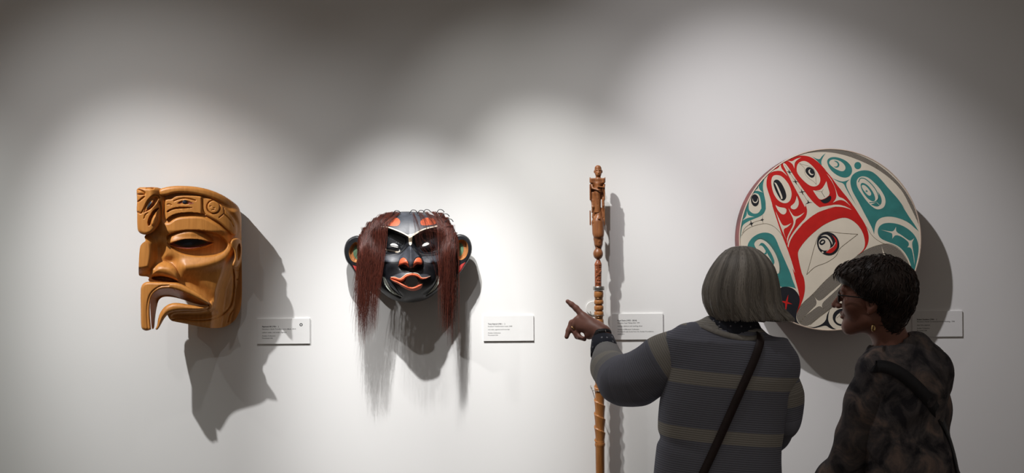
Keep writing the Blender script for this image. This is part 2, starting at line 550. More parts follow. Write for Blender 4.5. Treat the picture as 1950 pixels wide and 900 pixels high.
# crest figure (bird head on the brow)
CREST = chaikin(zc((40, 95), (200, 92), (340, 90), (430, 110), (475, 175), (500, 260), (480, 420), (440, 590), (380, 700), (300, 790), (190, 838), (110, 820), (55, 770),
                   (48, 600), (52, 490), (40, 460), (50, 330), (45, 220)), sharp=35)
def crest_d(Q):
    px = Q[:, 0]
    d = 0.290 - 0.030 * ss(285, 322, px) * 1.6
    d = d - 0.014 * (1 - np.sqrt(np.clip(1 - (1 - np.clip(-sd_poly(Q, CREST) / 7, 0, 1)) ** 2, 0, 1)))
    SOC = chaikin(zc((140, 500), (170, 380), (230, 280), (300, 225), (370, 235), (390, 280), (340, 370), (270, 440), (200, 480)))
    d -= step_up(Q, SOC, 0.014, 3)
    EY = chaikin(zc((160, 480), (190, 390), (250, 310), (305, 285), (310, 330), (270, 400), (220, 450)))
    d += dome(Q, EY, 0.012, 5)
    d += groove(Q, spline(zc((60, 480), (110, 495), (160, 420), (220, 300), (300, 225), (370, 225), (395, 260)), 30), 0.008, 1.3)
    SLOT = chaikin(zc((215, 700), (205, 620), (240, 530), (300, 440), (380, 405), (400, 420), (330, 500), (280, 600), (265, 690)))
    d -= step_up(Q, SLOT, 0.026, 2.5)
    TG = chaikin(zc((265, 670), (280, 590), (350, 490), (360, 540), (350, 640), (300, 690)))
    d += dome(Q, TG, 0.016, 3)
    d += groove(Q, spline(zc((400, 330), (420, 450), (410, 600), (380, 690)), 20), 0.010, 1.8)
    d += groove(Q, spline(zc((160, 575), (180, 520), (215, 495)), 10), 0.005, 1.0)
    for q in ([(45, 130), (110, 140), (170, 180)], [(45, 205), (110, 205), (170, 200)], [(60, 320), (100, 290), (160, 240)], [(200, 105), (250, 108), (300, 112)]):
        d += groove(Q, spline(zc(*q), 10), 0.009, 1.3)
    return d
relief('crest_figure', CREST, crest_d, 0.075, 0.8, m_cedar_d, half)
relief('crest_eye', chaikin(zc((190, 425), (225, 350), (270, 300), (275, 350), (245, 410), (205, 440))), lambda Q: crest_d(Q) + 0.001, 0.004, 0.7, m_dark, half)
relief('crest_eye_line', chaikin(zc((165, 480), (205, 445), (250, 410), (285, 350), (320, 280), (330, 300), (290, 390), (250, 435), (200, 465))), lambda Q: crest_d(Q) + 0.0008, 0.004, 0.7, m_oxide, half)

# ear on the side plane
EAR = chaikin(z1((612, 380), (622, 352), (650, 345), (674, 355), (678, 400), (676, 455), (662, 492), (640, 505), (622, 490), (640, 455), (636, 410)), sharp=30)
def ear_d(Q):
    u = np.clip((Q[:, 0] - 258) / 206, 0, 0.998)
    d = 0.045 + 0.195 * (1 - u ** 3.4) ** (1 / 3.4) + 0.030
    d -= 0.010 * (1 - np.sqrt(np.clip(1 - (1 - np.clip(-sd_poly(Q, EAR) / 4, 0, 1)) ** 2, 0, 1)))
    IN = chaikin(z1((645, 400), (655, 375), (668, 372), (673, 400), (670, 450), (655, 470), (648, 440)))
    return d - step_up(Q, IN, 0.022, 2.5)
relief('ear', EAR, ear_d, 0.05, 0.8, m_cedar, half)

def peg(px, py, d, parent):
    """stand-off peg between the wall and the back of a mask"""
    c = P(px, py, 0.0)
    q = np.array([[c.x, -0.0005, c.z], [c.x, -d, c.z]])
    V, F = tubes(q[None], np.full((1, 2), 0.009), 16)
    obj_from('mounting_peg', V, F, m_dark, parent)
peg(452, 470, 0.055, half)
peg(440, 400, 0.055, half)

# ================================================================== black painted mask with hair
REL_FLOOR = 0.032
z4 = tr(630, 380, 300 / 1227)
z5 = tr(630, 560, 300 / 1227)
m_blk = paint('black_mask_paint', (0.010, 0.011, 0.014), 0.36, 0.3, 60, 0.04)
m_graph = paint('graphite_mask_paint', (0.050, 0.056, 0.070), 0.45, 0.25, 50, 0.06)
m_verm = paint('vermilion_mask_paint', (0.62, 0.115, 0.045), 0.45, 0.15, 60, 0.08)
m_cream = paint('cream_mask_line', (0.72, 0.62, 0.50), 0.5, 0.1, 60)
m_green = paint('green_mask_paint', (0.10, 0.19, 0.11), 0.5, 0.2, 50)
m_ochre = paint('ochre_mask_paint', (0.42, 0.17, 0.055), 0.5, 0.2, 50)
m_abal = paint('pale_inlay_glint', (0.60, 0.65, 0.58), 0.35, 0.3, 90)  # shell inlay, and the gloss painted into the cheek crescents
blk = thing('painted_face_mask', 'black painted mask with orange lips, round ears and long dark red-brown hair', 'mask', P(776, 490, 0.0))

FACE2 = chaikin(z4((545, 92), (640, 92), (760, 105), (870, 150), (945, 225), (980, 320), (985, 430), (955, 540), (905, 630), (845, 705), (770, 765), (690, 795), (600, 802), (510, 790), (430, 750),
                   (360, 680), (300, 600), (250, 530), (218, 430), (222, 320), (260, 220), (340, 145), (440, 105)), sharp=20)
def bez(*q, n=24):
    return spline(z4(*q), n)
BROWL = z4((200, 180), (360, 204), (440, 212), (540, 248), (612, 280), (640, 268), (720, 225), (830, 201), (990, 185))
SOCK_L = chaikin(z4((300, 230), (440, 222), (540, 255), (598, 290), (600, 345), (560, 395), (520, 425), (430, 432), (330, 410), (280, 320)), sharp=20)
SOCK_R = chaikin(z4((640, 285), (720, 240), (830, 215), (920, 250), (930, 330), (880, 400), (790, 432), (700, 425), (660, 385), (630, 345)), sharp=20)
EYE_L = chaikin(z4((420, 375), (455, 340), (500, 328), (540, 350), (548, 390), (520, 410), (450, 400)))
EYE_R = chaikin(z4((690, 375), (715, 340), (760, 322), (800, 335), (815, 370), (780, 395), (720, 398)))
NOSE2 = chaikin(z4((600, 330), (640, 330), (672, 400), (715, 450), (725, 500), (690, 530), (640, 540), (600, 540), (550, 530), (522, 505), (535, 450), (575, 400)))
CHEEKSM = [chaikin(z4((400, 440), (540, 440), (520, 500), (440, 490), (390, 600), (370, 560)))]
def face2_d(Q):
    px, py = Q[:, 0], Q[:, 1]
    x = (px - 776.5) / 95.5
    y = np.where(py < 488, (py - 488) / 88.0, (py - 488) / 89.5)
    r = np.clip(np.sqrt(x * x + y * y), 0, 0.9985)
    d = 0.068 + 0.118 * (1 - r ** 2.7) ** (1 / 2.3)
    # forehead slopes back, lower face comes forward
    d += 0.022 * ss(470, 545, py) * np.exp(-((px - 778) / 55.0) ** 2)
    fore = 450.0 - 0
    brow = np.interp(px, [p[0] for p in BROWL], [p[1] for p in BROWL])
    d += 0.014 * ss(9.5, 4.5, py - brow) * np.exp(-np.clip(brow - py, 0, 99) / 26.0)
    d -= step_up(Q, SOCK_L, 0.018, 6) + step_up(Q, SOCK_R, 0.018, 6)
    d += dome(Q, EYE_L, 0.014, 9) + dome(Q, EYE_R, 0.014, 9)
    d += dome(Q, NOSE2, 0.036, 17)
    nb = sd_line(Q, z4((620, 350), (626, 520)))
    d += 0.010 * np.exp(-(nb / 5.0) ** 2) * ss(462, 476, py)
    for c in ((572, 520), (678, 520)):
        d -= 0.020 * np.exp(-(((px - z4(c)[0][0]) / 6.5) ** 2 + ((py - z4(c)[0][1]) / 4.0) ** 2))
    # muzzle around the lips
    mz = np.array(z4((625, 640))[0])
    d += 0.022 * np.exp(-(((px - mz[0]) / 30.0) ** 2 + ((py - mz[1]) / 20.0) ** 2))
    # cheek fold
    for q in ([(430, 500), (400, 570), (430, 660), (540, 750)], [(800, 500), (840, 570), (820, 660), (740, 740)]):
        d += groove(Q, bez(*q), 0.010, 4.0)
    for c in ((455, 500), (800, 505)):
        cc = z4(c)[0]
        d += 0.010 * np.exp(-(((px - cc[0]) / 18.0) ** 2 + ((py - cc[1]) / 12.0) ** 2))
    return d
HOLE_EL = chaikin(z4((461, 350), (478, 338), (505, 342), (527, 360), (526, 374), (495, 368), (465, 362)))
HOLE_ER = chaikin(z4((710, 357), (722, 342), (750, 331), (767, 335), (764, 350), (738, 358), (715, 364)))
HOLE_M = ellipse(*z4((630, 637))[0], 12.0, 11.0, 0, 32)
relief('face', FACE2, face2_d, 0.020, 0.9, m_blk, blk, holes=[HOLE_M])
def patch(name, poly, h, mat, thick=0.003, dm=None, step=0.8):
    poly = chaikin(poly) if isinstance(poly, list) else poly
    f = (lambda Q: face2_d(Q) + h) if dm is None else (lambda Q: face2_d(Q) + h + dome(Q, poly, dm[0], dm[1]))
    return relief(name, poly, f, thick, step, mat, blk)
# forehead and nose in graphite
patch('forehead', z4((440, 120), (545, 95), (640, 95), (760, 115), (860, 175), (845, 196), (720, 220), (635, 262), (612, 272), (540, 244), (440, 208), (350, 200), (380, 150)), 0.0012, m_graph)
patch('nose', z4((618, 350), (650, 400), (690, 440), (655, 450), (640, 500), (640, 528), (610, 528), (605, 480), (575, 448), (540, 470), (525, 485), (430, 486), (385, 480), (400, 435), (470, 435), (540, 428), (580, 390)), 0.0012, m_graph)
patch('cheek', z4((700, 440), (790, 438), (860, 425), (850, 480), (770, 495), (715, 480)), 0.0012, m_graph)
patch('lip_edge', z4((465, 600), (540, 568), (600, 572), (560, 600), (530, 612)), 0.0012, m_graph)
patch('lip_edge', z4((690, 585), (745, 575), (775, 595), (720, 608)), 0.0012, m_graph)
patch('forehead_spot', z4((400, 185), (420, 150), (480, 132), (530, 145), (542, 175), (525, 205), (480, 205), (430, 200)), 0.0022, m_verm)
patch('forehead_spot', z4((700, 200), (695, 165), (730, 140), (790, 140), (825, 165), (820, 190), (760, 200)), 0.0022, m_verm)
# cream brow line
lt = bez((350, 203), (440, 209), (540, 244), (604, 275)); lb = bez((604, 288), (540, 254), (440, 217), (350, 208))
patch('brow_line', np.concatenate([lt, lb]), 0.008, m_cream)
lt = bez((638, 270), (720, 226), (830, 199)); lb = bez((830, 208), (720, 236), (640, 283))
patch('brow_line', np.concatenate([lt, lb]), 0.008, m_cream)
patch('brow_bridge', z4((596, 274), (612, 268), (640, 264), (634, 300), (631, 345), (619, 358), (608, 345), (604, 300)), 0.003, m_cream)
lt = bez((425, 378), (440, 388), (480, 396), (520, 402), (538, 394)); lb = bez((541, 400), (522, 411), (480, 405), (440, 397), (424, 386))
patch('eyelid_line', np.concatenate([lt, lb]), 0.0025, m_cream)
m_white = paint('eye_hole_white', (0.78, 0.78, 0.76), 0.4, 0.03)  # lit wall behind the eye holes, painted as white inlays
patch('eye', HOLE_EL, 0.002, m_white)
patch('eye', HOLE_ER, 0.002, m_white)
lt = bez((458, 353), (490, 356), (528, 362)); patch('eye_slit', np.concatenate([lt, (lt + (0, 0.8))[::-1]]), 0.004, m_blk)
# nostrils
patch('nostril', z4((526, 515), (534, 470), (560, 448), (585, 458), (602, 490), (608, 528), (595, 515), (570, 500), (545, 505)), 0.002, m_verm, 0.006, (0.003, 5))
patch('nostril', z4((640, 528), (645, 490), (660, 458), (685, 446), (708, 462), (715, 500), (700, 505), (675, 498), (655, 512)), 0.002, m_verm, 0.006, (0.003, 5))
# lips
UL = z4((462, 612), (468, 600), (500, 602), (535, 614), (560, 600), (590, 578), (635, 570), (680, 578), (705, 606), (740, 606), (778, 594), (745, 618), (700, 622), (670, 600), (630, 590), (590, 604), (565, 632), (540, 638), (500, 622))
LL = z4((462, 612), (500, 624), (545, 645), (580, 666), (625, 684), (660, 676), (690, 656), (716, 654), (712, 680), (690, 698), (650, 712), (605, 706), (565, 685), (520, 655), (475, 635))
patch('upper_lip', UL, 0.004, m_verm, 0.012, (0.012, 4))
patch('lower_lip', LL, 0.004, m_verm, 0.012, (0.014, 5))
lt = bez((466, 600), (500, 599), (535, 611), (560, 597), (590, 575), (635, 567), (682, 575), (706, 603), (740, 603), (776, 592)); lb = (lt + (0, 0.9))[::-1]
patch('lip_line', np.concatenate([lt, lb]), 0.010, m_cream)
lt = bez((560, 655), (590, 668), (628, 686), (662, 678), (690, 656), (714, 652)); lb = (lt + (0, 0.9))[::-1]
patch('lip_line', np.concatenate([lt, lb]), 0.012, m_cream)
# cheek crescents, their pale tone paints in the gloss on the graphite
lt = bez((402, 598), (425, 668), (480, 728), (556, 757)); lb = bez((556, 757), (505, 726), (462, 680), (425, 612), (402, 598), n=30)
patch('cheek_glint', np.concatenate([lt, lb[1:-1]]), 0.005, m_abal)
lt = bez((430, 612), (475, 685), (556, 757)); lb = bez((556, 757), (520, 712), (480, 655), (430, 612))
patch('cheek_crescent', np.concatenate([lt, lb[1:-1]]), 0.004, m_graph)  # graphite crescent along the inner edge of the left one
lt = bez((846, 596), (840, 650), (808, 700), (752, 738)); lb = bez((752, 738), (792, 694), (820, 650), (846, 596))
patch('cheek_glint', np.concatenate([lt, lb[1:-1]]), 0.005, m_abal)
# ears
def ear_piece(name, poly, base, hin, dmh, w, mat, thick=0.02):
    poly = chaikin(poly)
    return relief(name, poly, lambda Q: np.full(len(Q), base) + dome(Q, poly, dmh, w), thick, 0.8, mat, blk)
for side in (0, 1):
    if side == 0:
        outer = z4((240, 300), (215, 275), (170, 285), (125, 315), (104, 370), (103, 420), (120, 480), (160, 525), (185, 570), (215, 600), (245, 560), (250, 420))
        och = z4((205, 320), (165, 345), (140, 390), (140, 430), (160, 475), (195, 492), (225, 480), (230, 400))
        grn = z4((225, 340), (190, 355), (172, 395), (178, 440), (205, 470), (235, 460), (236, 390))
        red = z4((170, 510), (210, 520), (225, 560), (205, 575), (188, 545))
    else:
        outer = z4((950, 290), (985, 268), (1030, 268), (1075, 295), (1098, 345), (1100, 400), (1082, 460), (1055, 500), (1030, 540), (1000, 588), (970, 575), (955, 420))
        och = z4((985, 312), (1030, 308), (1062, 330), (1072, 380), (1062, 430), (1040, 460), (1005, 473), (985, 455))
        grn = z4((985, 335), (1015, 335), (1034, 360), (1034, 400), (1018, 435), (990, 445), (980, 400))
        red = z4((1000, 510), (1050, 485), (1040, 515), (1005, 570), (990, 560))
    op = chaikin(outer); oc = chaikin(och)
    relief('ear', op, lambda Q: 0.088 + dome(Q, op, 0.016, 4) - step_up(Q, oc, 0.020, 4), 0.03, 0.8, m_blk, blk)
    relief('ear_inner', oc, lambda Q: 0.088 + dome(Q, op, 0.016, 4) - step_up(Q, oc, 0.020, 4) + 0.001, 0.003, 0.8, m_ochre, blk)
    gp = chaikin(grn)
    relief('ear_center', gp, lambda Q: 0.088 + dome(Q, op, 0.016, 4) - step_up(Q, oc, 0.020, 4) + 0.0018, 0.003, 0.8, m_green, blk)
    rp = chaikin(red)
    relief('ear_lobe', rp, lambda Q: 0.088 + dome(Q, op, 0.016, 4) + 0.002, 0.004, 0.8, paint('crimson_lobe_paint', (0.50, 0.05, 0.045), 0.45, 0.1), blk)

# hair: locks tied along the brow edge, hanging in front of the face
m_hair2 = bpy.data.materials.new('dyed_horse_hair'); m_hair2.use_nodes = True
_b = m_hair2.node_tree.nodes['Principled BSDF']
_at = m_hair2.node_tree.nodes.new('ShaderNodeAttribute'); _at.attribute_name = 'tone'
_rp = m_hair2.node_tree.nodes.new('ShaderNodeValToRGB')
_rp.color_ramp.elements[0].color = (0.018, 0.006, 0.005, 1); _rp.color_ramp.elements[1].color = (0.17, 0.042, 0.026, 1)
m_hair2.node_tree.links.new(_at.outputs['Fac'], _rp.inputs['Fac'])
m_hair2.node_tree.links.new(_rp.outputs['Color'], _b.inputs['Base Color'])
_b.inputs['Roughness'].default_value = 0.36
def hair_mesh(name, paths, rad, mat, parent, sides=3, tone=None):
    S, n, _ = paths.shape
    V, F = tubes(paths, rad, sides, cap=False)
    o = obj_from(name, V, F, mat, parent)
    t = RNG.random(S) if tone is None else tone
    a = o.data.attributes.new('tone', 'FLOAT', 'POINT')
    a.data.foreach_set('value', np.repeat(t, n * sides).astype(np.float32))
    return o

def lock(root_z4, waist_x, end_z5, count, spread_r, spread_m, spread_e, end_jit, ymid, thin, fall=0.0):
    n = 16
    r0 = np.array(z4(root_z4)[0]); e0 = np.array(z5(end_z5)[0]); wx = z4((waist_x, 0))[0][0]
    s = np.linspace(0, 1, n)
    N = lambda sd: RNG.normal(0, sd, (count, 1))
    g = np.clip(N(1), -2, 2)
    rx = r0[0] + N(spread_r); ry = r0[1] + 2 + N(0.6)
    mx = wx + g * spread_m
    ex = e0[0] + g * spread_e + N(2.0)
    ey = e0[1] - np.abs(N(end_jit * 1.5)) - 45 * (RNG.random((count, 1)) < 0.18)
    ey = np.maximum(ey, ry + 38)
    y = ry - 3.0 * np.sin(np.clip(s / 0.10, 0, 1) * np.pi) + (ey - ry) * s ** 1.15
    t = np.clip((y - ry) / (ey - ry), 0, 1)
    tm = np.clip((z4((0, ymid))[0][1] - ry) / (ey - ry), 0.1, 0.9)
    x = np.where(t < tm, rx + (mx - rx) * np.sin(np.minimum(t / tm, 1) * np.pi / 2) ** 0.9, mx + (ex - mx) * ss(0, 1, (t - tm) / (1 - tm)))
    x = x + 1.6 * np.sin(t * (4 + 5 * RNG.random((count, 1))) + RNG.random((count, 1)) * 6.28) * t + 0.5 * np.sin(t * 25 + RNG.random((count, 1)) * 6.28)
    x = x + N(2.6) * np.clip(t - 0.55, 0, 1) * (RNG.random((count, 1)) < 0.3)
    Q = np.stack([x, y], -1).reshape(-1, 2)
    ins = sd_poly(Q, FACE2) < -0.5
    d = np.where(ins, face2_d(Q), 0.095).reshape(count, n) + 0.010 + 0.014 * RNG.random((count, 1))
    d = np.minimum(np.maximum.accumulate(d, axis=1), 0.218)
    for _ in range(2):
        d[:, 1:-1] = np.maximum(d[:, 1:-1], 0.25 * d[:, :-2] + 0.5 * d[:, 1:-1] + 0.25 * d[:, 2:])
    d = d - fall * ss(0.6, 1, t)
    paths = PN(x, y, d)
    rad = np.tile(np.interp(s, [0, 0.7, 1], [0.00075, 0.00065, 0.0002]), (count, 1)) * RNG.uniform(0.7, 1.2, (count, 1)) * thin * 0.52
    return hair_mesh('hair_lock', paths, rad, m_hair2, blk)
#      root        mid x  end(z5)      n   spreads
LOCKS = [((530, 95), 415, (335, 300), 45, 2.0, 4.0, 3.5, 30, 250, .8), ((495, 86), 385, (345, 300), 70, 3.0, 5.0, 3.0, 22, 240, .9), ((450, 92), 350, (310, 330), 90, 3.0, 5.0, 4.0, 20, 250, 1),
         ((405, 106), 325, (280, 370), 110, 3.0, 5.0, 4.0, 30, 260, 1), ((355, 132), 300, (250, 420), 120, 3.0, 5.0, 4.0, 40, 280, 1), ((310, 165), 270, (240, 430), 120, 3.0, 5.0, 4.0, 40, 300, 1),
         ((270, 208), 245, (220, 380), 110, 3.0, 4.5, 4.0, 40, 330, 1), ((240, 262), 228, (190, 330), 80, 2.5, 3.0, 4.5, 50, 380, 1),
         ((640, 95), 690, (800, -160), 16, 2.0, 6.0, 8.0, 20, 300, .7), ((690, 90), 760, (850, -100), 26, 3.0, 8.0, 8.0, 40, 280, .7), ((745, 88), 840, (870, 120), 42, 3.0, 8.0, 6.0, 60, 280, .75),
         ((800, 86), 885, (880, 300), 85, 3.0, 6.0, 4.0, 20, 270, .9), ((850, 95), 910, (900, 320), 120, 3.0, 5.0, 4.0, 22, 280, 1), ((895, 130), 930, (915, 330), 120, 3.0, 5.0, 4.0, 24, 300, 1),
         ((935, 190), 952, (935, 420), 110, 3.0, 5.0, 4.0, 60, 320, 1), ((965, 250), 968, (960, 440), 90, 2.5, 4.0, 5.0, 70, 360, 1)]
for L in LOCKS:
    L = list(L); L[3] = int(L[3] * 1.15)
    lock(*L)
# dark loops where the locks are tied through the edge
for c in ((510, 100), (640, 95), (700, 98), (745, 92), (850, 92), (890, 125), (920, 165)):
    a = np.array(z4((c[0] - 28, c[1] + 12), (c[0] - 8, c[1] - 14), (c[0] + 18, c[1] - 12), (c[0] + 34, c[1] + 6)))
    q = spline(a, 12)
    V, F = tubes(PN(q[:, 0], q[:, 1], np.full(12, 0.140))[None], np.full((1, 12), 0.0014), 6)
    obj_from('hair_tie', V, F, m_blk, blk)
peg(776, 470, 0.12, blk)
# ================================================================== implicit-surface kit for carved figures and bodies
def axis(lo, hi, coarse, fine=()):
    """graded axis: fine = [(a, b, step)]"""
    out = [lo]
    while out[-1] < hi:
        x = out[-1]; st = coarse
        for a, b, f in fine:
            if a - coarse <= x <= b:
                st = min(st, f)
            elif x < a:
                st = min(st, max(f, (a - x) * 0.5))
            elif x > b:
                st = min(st, max(f, f + (x - b) * 0.35))
        out.append(x + st)
    return np.array(out, np.float32)

class Vol:
    def __init__(s, ax, ay, az):
        s.ax, s.ay, s.az = ax, ay, az
        s.f = np.full((len(ax), len(ay), len(az)), 0.5, np.float32)
    def sl(s, lo, hi):
        r = []
        for a, l, h in zip((s.ax, s.ay, s.az), lo, hi):
            i = max(0, int(np.searchsorted(a, l)) - 1); j = min(len(a), int(np.searchsorted(a, h)) + 1)
            r.append(slice(i, max(j, i)))
        return tuple(r)
    def grid(s, r):
        return s.ax[r[0]][:, None, None], s.ay[r[1]][None, :, None], s.az[r[2]][None, None, :]
    def add(s, prim, k=0.012, op='u', pad=None):
        fn, lo, hi = prim
        pad = max(k, 0.012) if pad is None else pad
        r = s.sl([l - pad for l in lo], [h + pad for h in hi])
        sub = s.f[r]
        if sub.size == 0:
            return s
        g = fn(*s.grid(r)).astype(np.float32)
        if op == 'u':
            h = np.maximum(k - np.abs(sub - g), 0) / k
            s.f[r] = np.minimum(sub, g) - h * h * k * 0.25
        elif op == 's':
            g = -g
            h = np.maximum(k - np.abs(sub - g), 0) / k
            s.f[r] = np.maximum(sub, g) + h * h * k * 0.25
        return s
    def cut(s, fn):
        """keep where fn(X,Y,Z) < 0"""
        s.f = np.maximum(s.f, fn(s.ax[:, None, None], s.ay[None, :, None], s.az[None, None, :]).astype(np.float32))
        return s
    def mesh(s, iso=0.0):
        f = s.f - iso
        for i in range(3):                      # close at the grid's faces
            sl = [slice(None)] * 3
            sl[i] = 0; f[tuple(sl)] = np.maximum(f[tuple(sl)], 1e-3)
            sl[i] = -1; f[tuple(sl)] = np.maximum(f[tuple(sl)], 1e-3)
        ins = f < 0
        nx, ny, nz = f.shape
        c = np.zeros((nx - 1, ny - 1, nz - 1), np.int8)
        for a in (0, 1):
            for b in (0, 1):
                for d in (0, 1):
                    c += ins[a:nx - 1 + a, b:ny - 1 + b, d:nz - 1 + d]
        act = (c > 0) & (c < 8)
        I = np.argwhere(act)
        idm = np.full(act.shape, -1, np.int64)
        idm[act] = np.arange(len(I))
        acc = np.zeros((len(I), 3)); cnt = np.zeros(len(I))
        corners = [(a, b, d) for a in (0, 1) for b in (0, 1) for d in (0, 1)]
        val = {q: f[I[:, 0] + q[0], I[:, 1] + q[1], I[:, 2] + q[2]].astype(float) for q in corners}
        for q in corners:
            for ax in range(3):
                if q[ax] == 0:
                    q2 = tuple(1 if i == ax else q[i] for i in range(3))
                    v0, v1 = val[q], val[q2]
                    m = (v0 < 0) != (v1 < 0)
                    t = np.where(m, v0 / np.where(np.abs(v0 - v1) < 1e-12, 1, v0 - v1), 0)
                    p = np.tile(np.array(q, float), (len(I), 1)); p[:, ax] += t
                    acc += p * m[:, None]; cnt += m
        loc = I + acc / np.maximum(cnt, 1)[:, None]
        V = np.stack([np.interp(loc[:, i], np.arange(len(a)), a) for i, a in enumerate((s.ax, s.ay, s.az))], 1)
        F = []
        for ax in range(3):
            a0 = [slice(1, -1)] * 3; a1 = [slice(1, -1)] * 3
            a0[ax] = slice(0, -1); a1[ax] = slice(1, None)
            s0, s1 = ins[tuple(a0)], ins[tuple(a1)]
            ch = np.argwhere(s0 != s1)
            if not len(ch):
                continue
            o = np.ones(3, int); o[ax] = 0
            e = ch + o
            u, w = [(1, 2), (2, 0), (0, 1)][ax]
            def cell(du, dw):
                q = e.copy(); q[:, u] -= du; q[:, w] -= dw
                return idm[q[:, 0], q[:, 1], q[:, 2]]
            quad = np.stack([cell(1, 1), cell(0, 1), cell(0, 0), cell(1, 0)], 1)
            fl = ~s0[ch[:, 0], ch[:, 1], ch[:, 2]]
            quad[fl] = quad[fl][:, ::-1]
            F.append(quad)
        F = np.concatenate(F)
        F = F[(F >= 0).all(1)]
        return V, F

def cone(a, b, ra, rb):
    a = np.array(a, float); b = np.array(b, float); ba = b - a; bb = max(ba @ ba, 1e-12)
    def fn(X, Y, Z):
        t = np.clip(((X - a[0]) * ba[0] + (Y - a[1]) * ba[1] + (Z - a[2]) * ba[2]) / bb, 0, 1)
        return np.sqrt((X - a[0] - t * ba[0]) ** 2 + (Y - a[1] - t * ba[1]) ** 2 + (Z - a[2] - t * ba[2]) ** 2) - (ra + t * (rb - ra))
    r = max(ra, rb)
    return fn, np.minimum(a, b) - r, np.maximum(a, b) + r

def ell(c, r, M=None):
    c = np.array(c, float); r = np.array(r, float)
    M = np.eye(3) if M is None else np.array(M, float)      # columns = local axes
    def fn(X, Y, Z):
        x, y, z = X - c[0], Y - c[1], Z - c[2]
        l = [x * M[0, i] + y * M[1, i] + z * M[2, i] for i in range(3)]
        k0 = np.sqrt((l[0] / r[0]) ** 2 + (l[1] / r[1]) ** 2 + (l[2] / r[2]) ** 2)
        k1 = np.sqrt((l[0] / r[0] ** 2) ** 2 + (l[1] / r[1] ** 2) ** 2 + (l[2] / r[2] ** 2) ** 2)
        return k0 * (k0 - 1) / np.maximum(k1, 1e-9)
    e = np.abs(M) @ r
    return fn, c - e, c + e

def rbox(c, h, rad, M=None):
    c = np.array(c, float); h = np.array(h, float)
    M = np.eye(3) if M is None else np.array(M, float)
    def fn(X, Y, Z):
        x, y, z = X - c[0], Y - c[1], Z - c[2]
        q = [np.abs(x * M[0, i] + y * M[1, i] + z * M[2, i]) - (h[i] - rad) for i in range(3)]
        o = np.sqrt(np.maximum(q[0], 0) ** 2 + np.maximum(q[1], 0) ** 2 + np.maximum(q[2], 0) ** 2)
        return o + np.minimum(np.maximum(np.maximum(q[0], q[1]), q[2]), 0) - rad
    e = np.abs(M) @ h
    return fn, c - e, c + e

def loft(rows, n=2.3):
    """rows: (z, cx, cy, a, b) sorted by rising z; super-ellipse sections"""
    R = np.array(sorted(rows), float)
    def fn(X, Y, Z):
        z = np.asarray(Z, float)
        cx, cy, a, b = [np.interp(z, R[:, 0], R[:, i]) for i in (1, 2, 3, 4)]
        q = (np.abs((X - cx) / a) ** n + np.abs((Y - cy) / b) ** n) ** (1.0 / n)
        d = (q - 1) * np.minimum(a, b)
        return np.maximum(d, np.maximum(R[0, 0] - z, z - R[-1, 0]))
    lo = [(R[:, 1] - R[:, 3]).min(), (R[:, 2] - R[:, 4]).min(), R[0, 0]]
    hi = [(R[:, 1] + R[:, 3]).max(), (R[:, 2] + R[:, 4]).max(), R[-1, 0]]
    return fn, np.array(lo), np.array(hi)
# ================================================================== carved staff
m_staff = wood('carved_staff_wood', (0.18, 0.060, 0.020), (0.31, 0.118, 0.040), 0.42, scale=1.5)
m_staff_l = wood('carved_staff_shaft_wood', (0.30, 0.112, 0.028), (0.43, 0.175, 0.048), 0.42, scale=1.5)
m_staff_r = wood('carved_staff_red_wood', (0.20, 0.05, 0.018), (0.34, 0.10, 0.035), 0.4, scale=1.5)
m_silver = paint('tarnished_silver', (0.32, 0.30, 0.28), 0.35, 0.15, 80, metallic=0.9)
m_copper = paint('copper_wire', (0.30, 0.16, 0.08), 0.35, 0.15, 80, metallic=0.8)
SD = 0.085
SO = P(1140.5, 600, SD)
SS = (CAM_D - SD) / FPX
SXC = lambda py: 1140.5 + (py - 600) * math.tan(ROLL)
def sz(py):
    return SO.z + (600 - py) * SS
def sp(px, py, out=0.0):
    """point on the staff's own upright plane: px across, out = towards the room"""
    return np.array([SO.x + (px - SXC(py)) * SS, SO.y - out, sz(py)])
staff = thing('carved_staff', 'tall carved wooden staff topped by a small standing figure', 'staff', (SO.x, SO.y, sz(1010)))
s1 = lambda x, y, o=0.0: sp(1110 + x / 9.0, 305 + y / 9.0, o)
s2 = lambda x, y, o=0.0: sp(1110 + x * 60 / 450, 395 + y * 60 / 450, o)
s3 = lambda x, y, o=0.0: sp(1110 + x * 60 / 386, 480 + y * 60 / 386, o)

vol = Vol(np.arange(SO.x - 0.04, SO.x + 0.04, 0.0011), np.arange(SO.y - 0.036, SO.y + 0.03, 0.0013), np.arange(sz(405), sz(308), 0.0011))
K = 0.004
U = SS / 9 * 1.0    # one s1 zoom pixel in metres
vol.add(ell(s1(262, 190), (64 * U, 62 * U, 88 * U)), K)                       # head
vol.add(ell(s1(258, 130), (55 * U, 58 * U, 46 * U)), K)
vol.add(ell(s1(262, 235, 0.004), (50 * U, 52 * U, 55 * U)), K)                # jaw
vol.add(cone(s1(262, 180, 0.012), s1(262, 222, 0.0155), 0.0014, 0.0022), 0.002)   # nose
vol.add(cone(s1(225, 165, 0.0115), s1(300, 165, 0.0115), 0.0016, 0.0016), 0.002)  # brow
vol.add(cone(s1(240, 243, 0.0125), s1(284, 243, 0.0125), 0.0013, 0.0013), 0.002)  # lips
for sx in (-1, 1):
    vol.add(ell(s1(262 + sx * 26, 182, 0.0122), (0.0022, 0.0016, 0.0016)), 0.001, 's')
    vol.add(ell(s1(262 + sx * 68, 195), (0.0016, 0.003, 0.005)), 0.002)
vol.add(cone(s1(262, 270), s1(262, 330), 0.0085, 0.0095), K)                   # neck
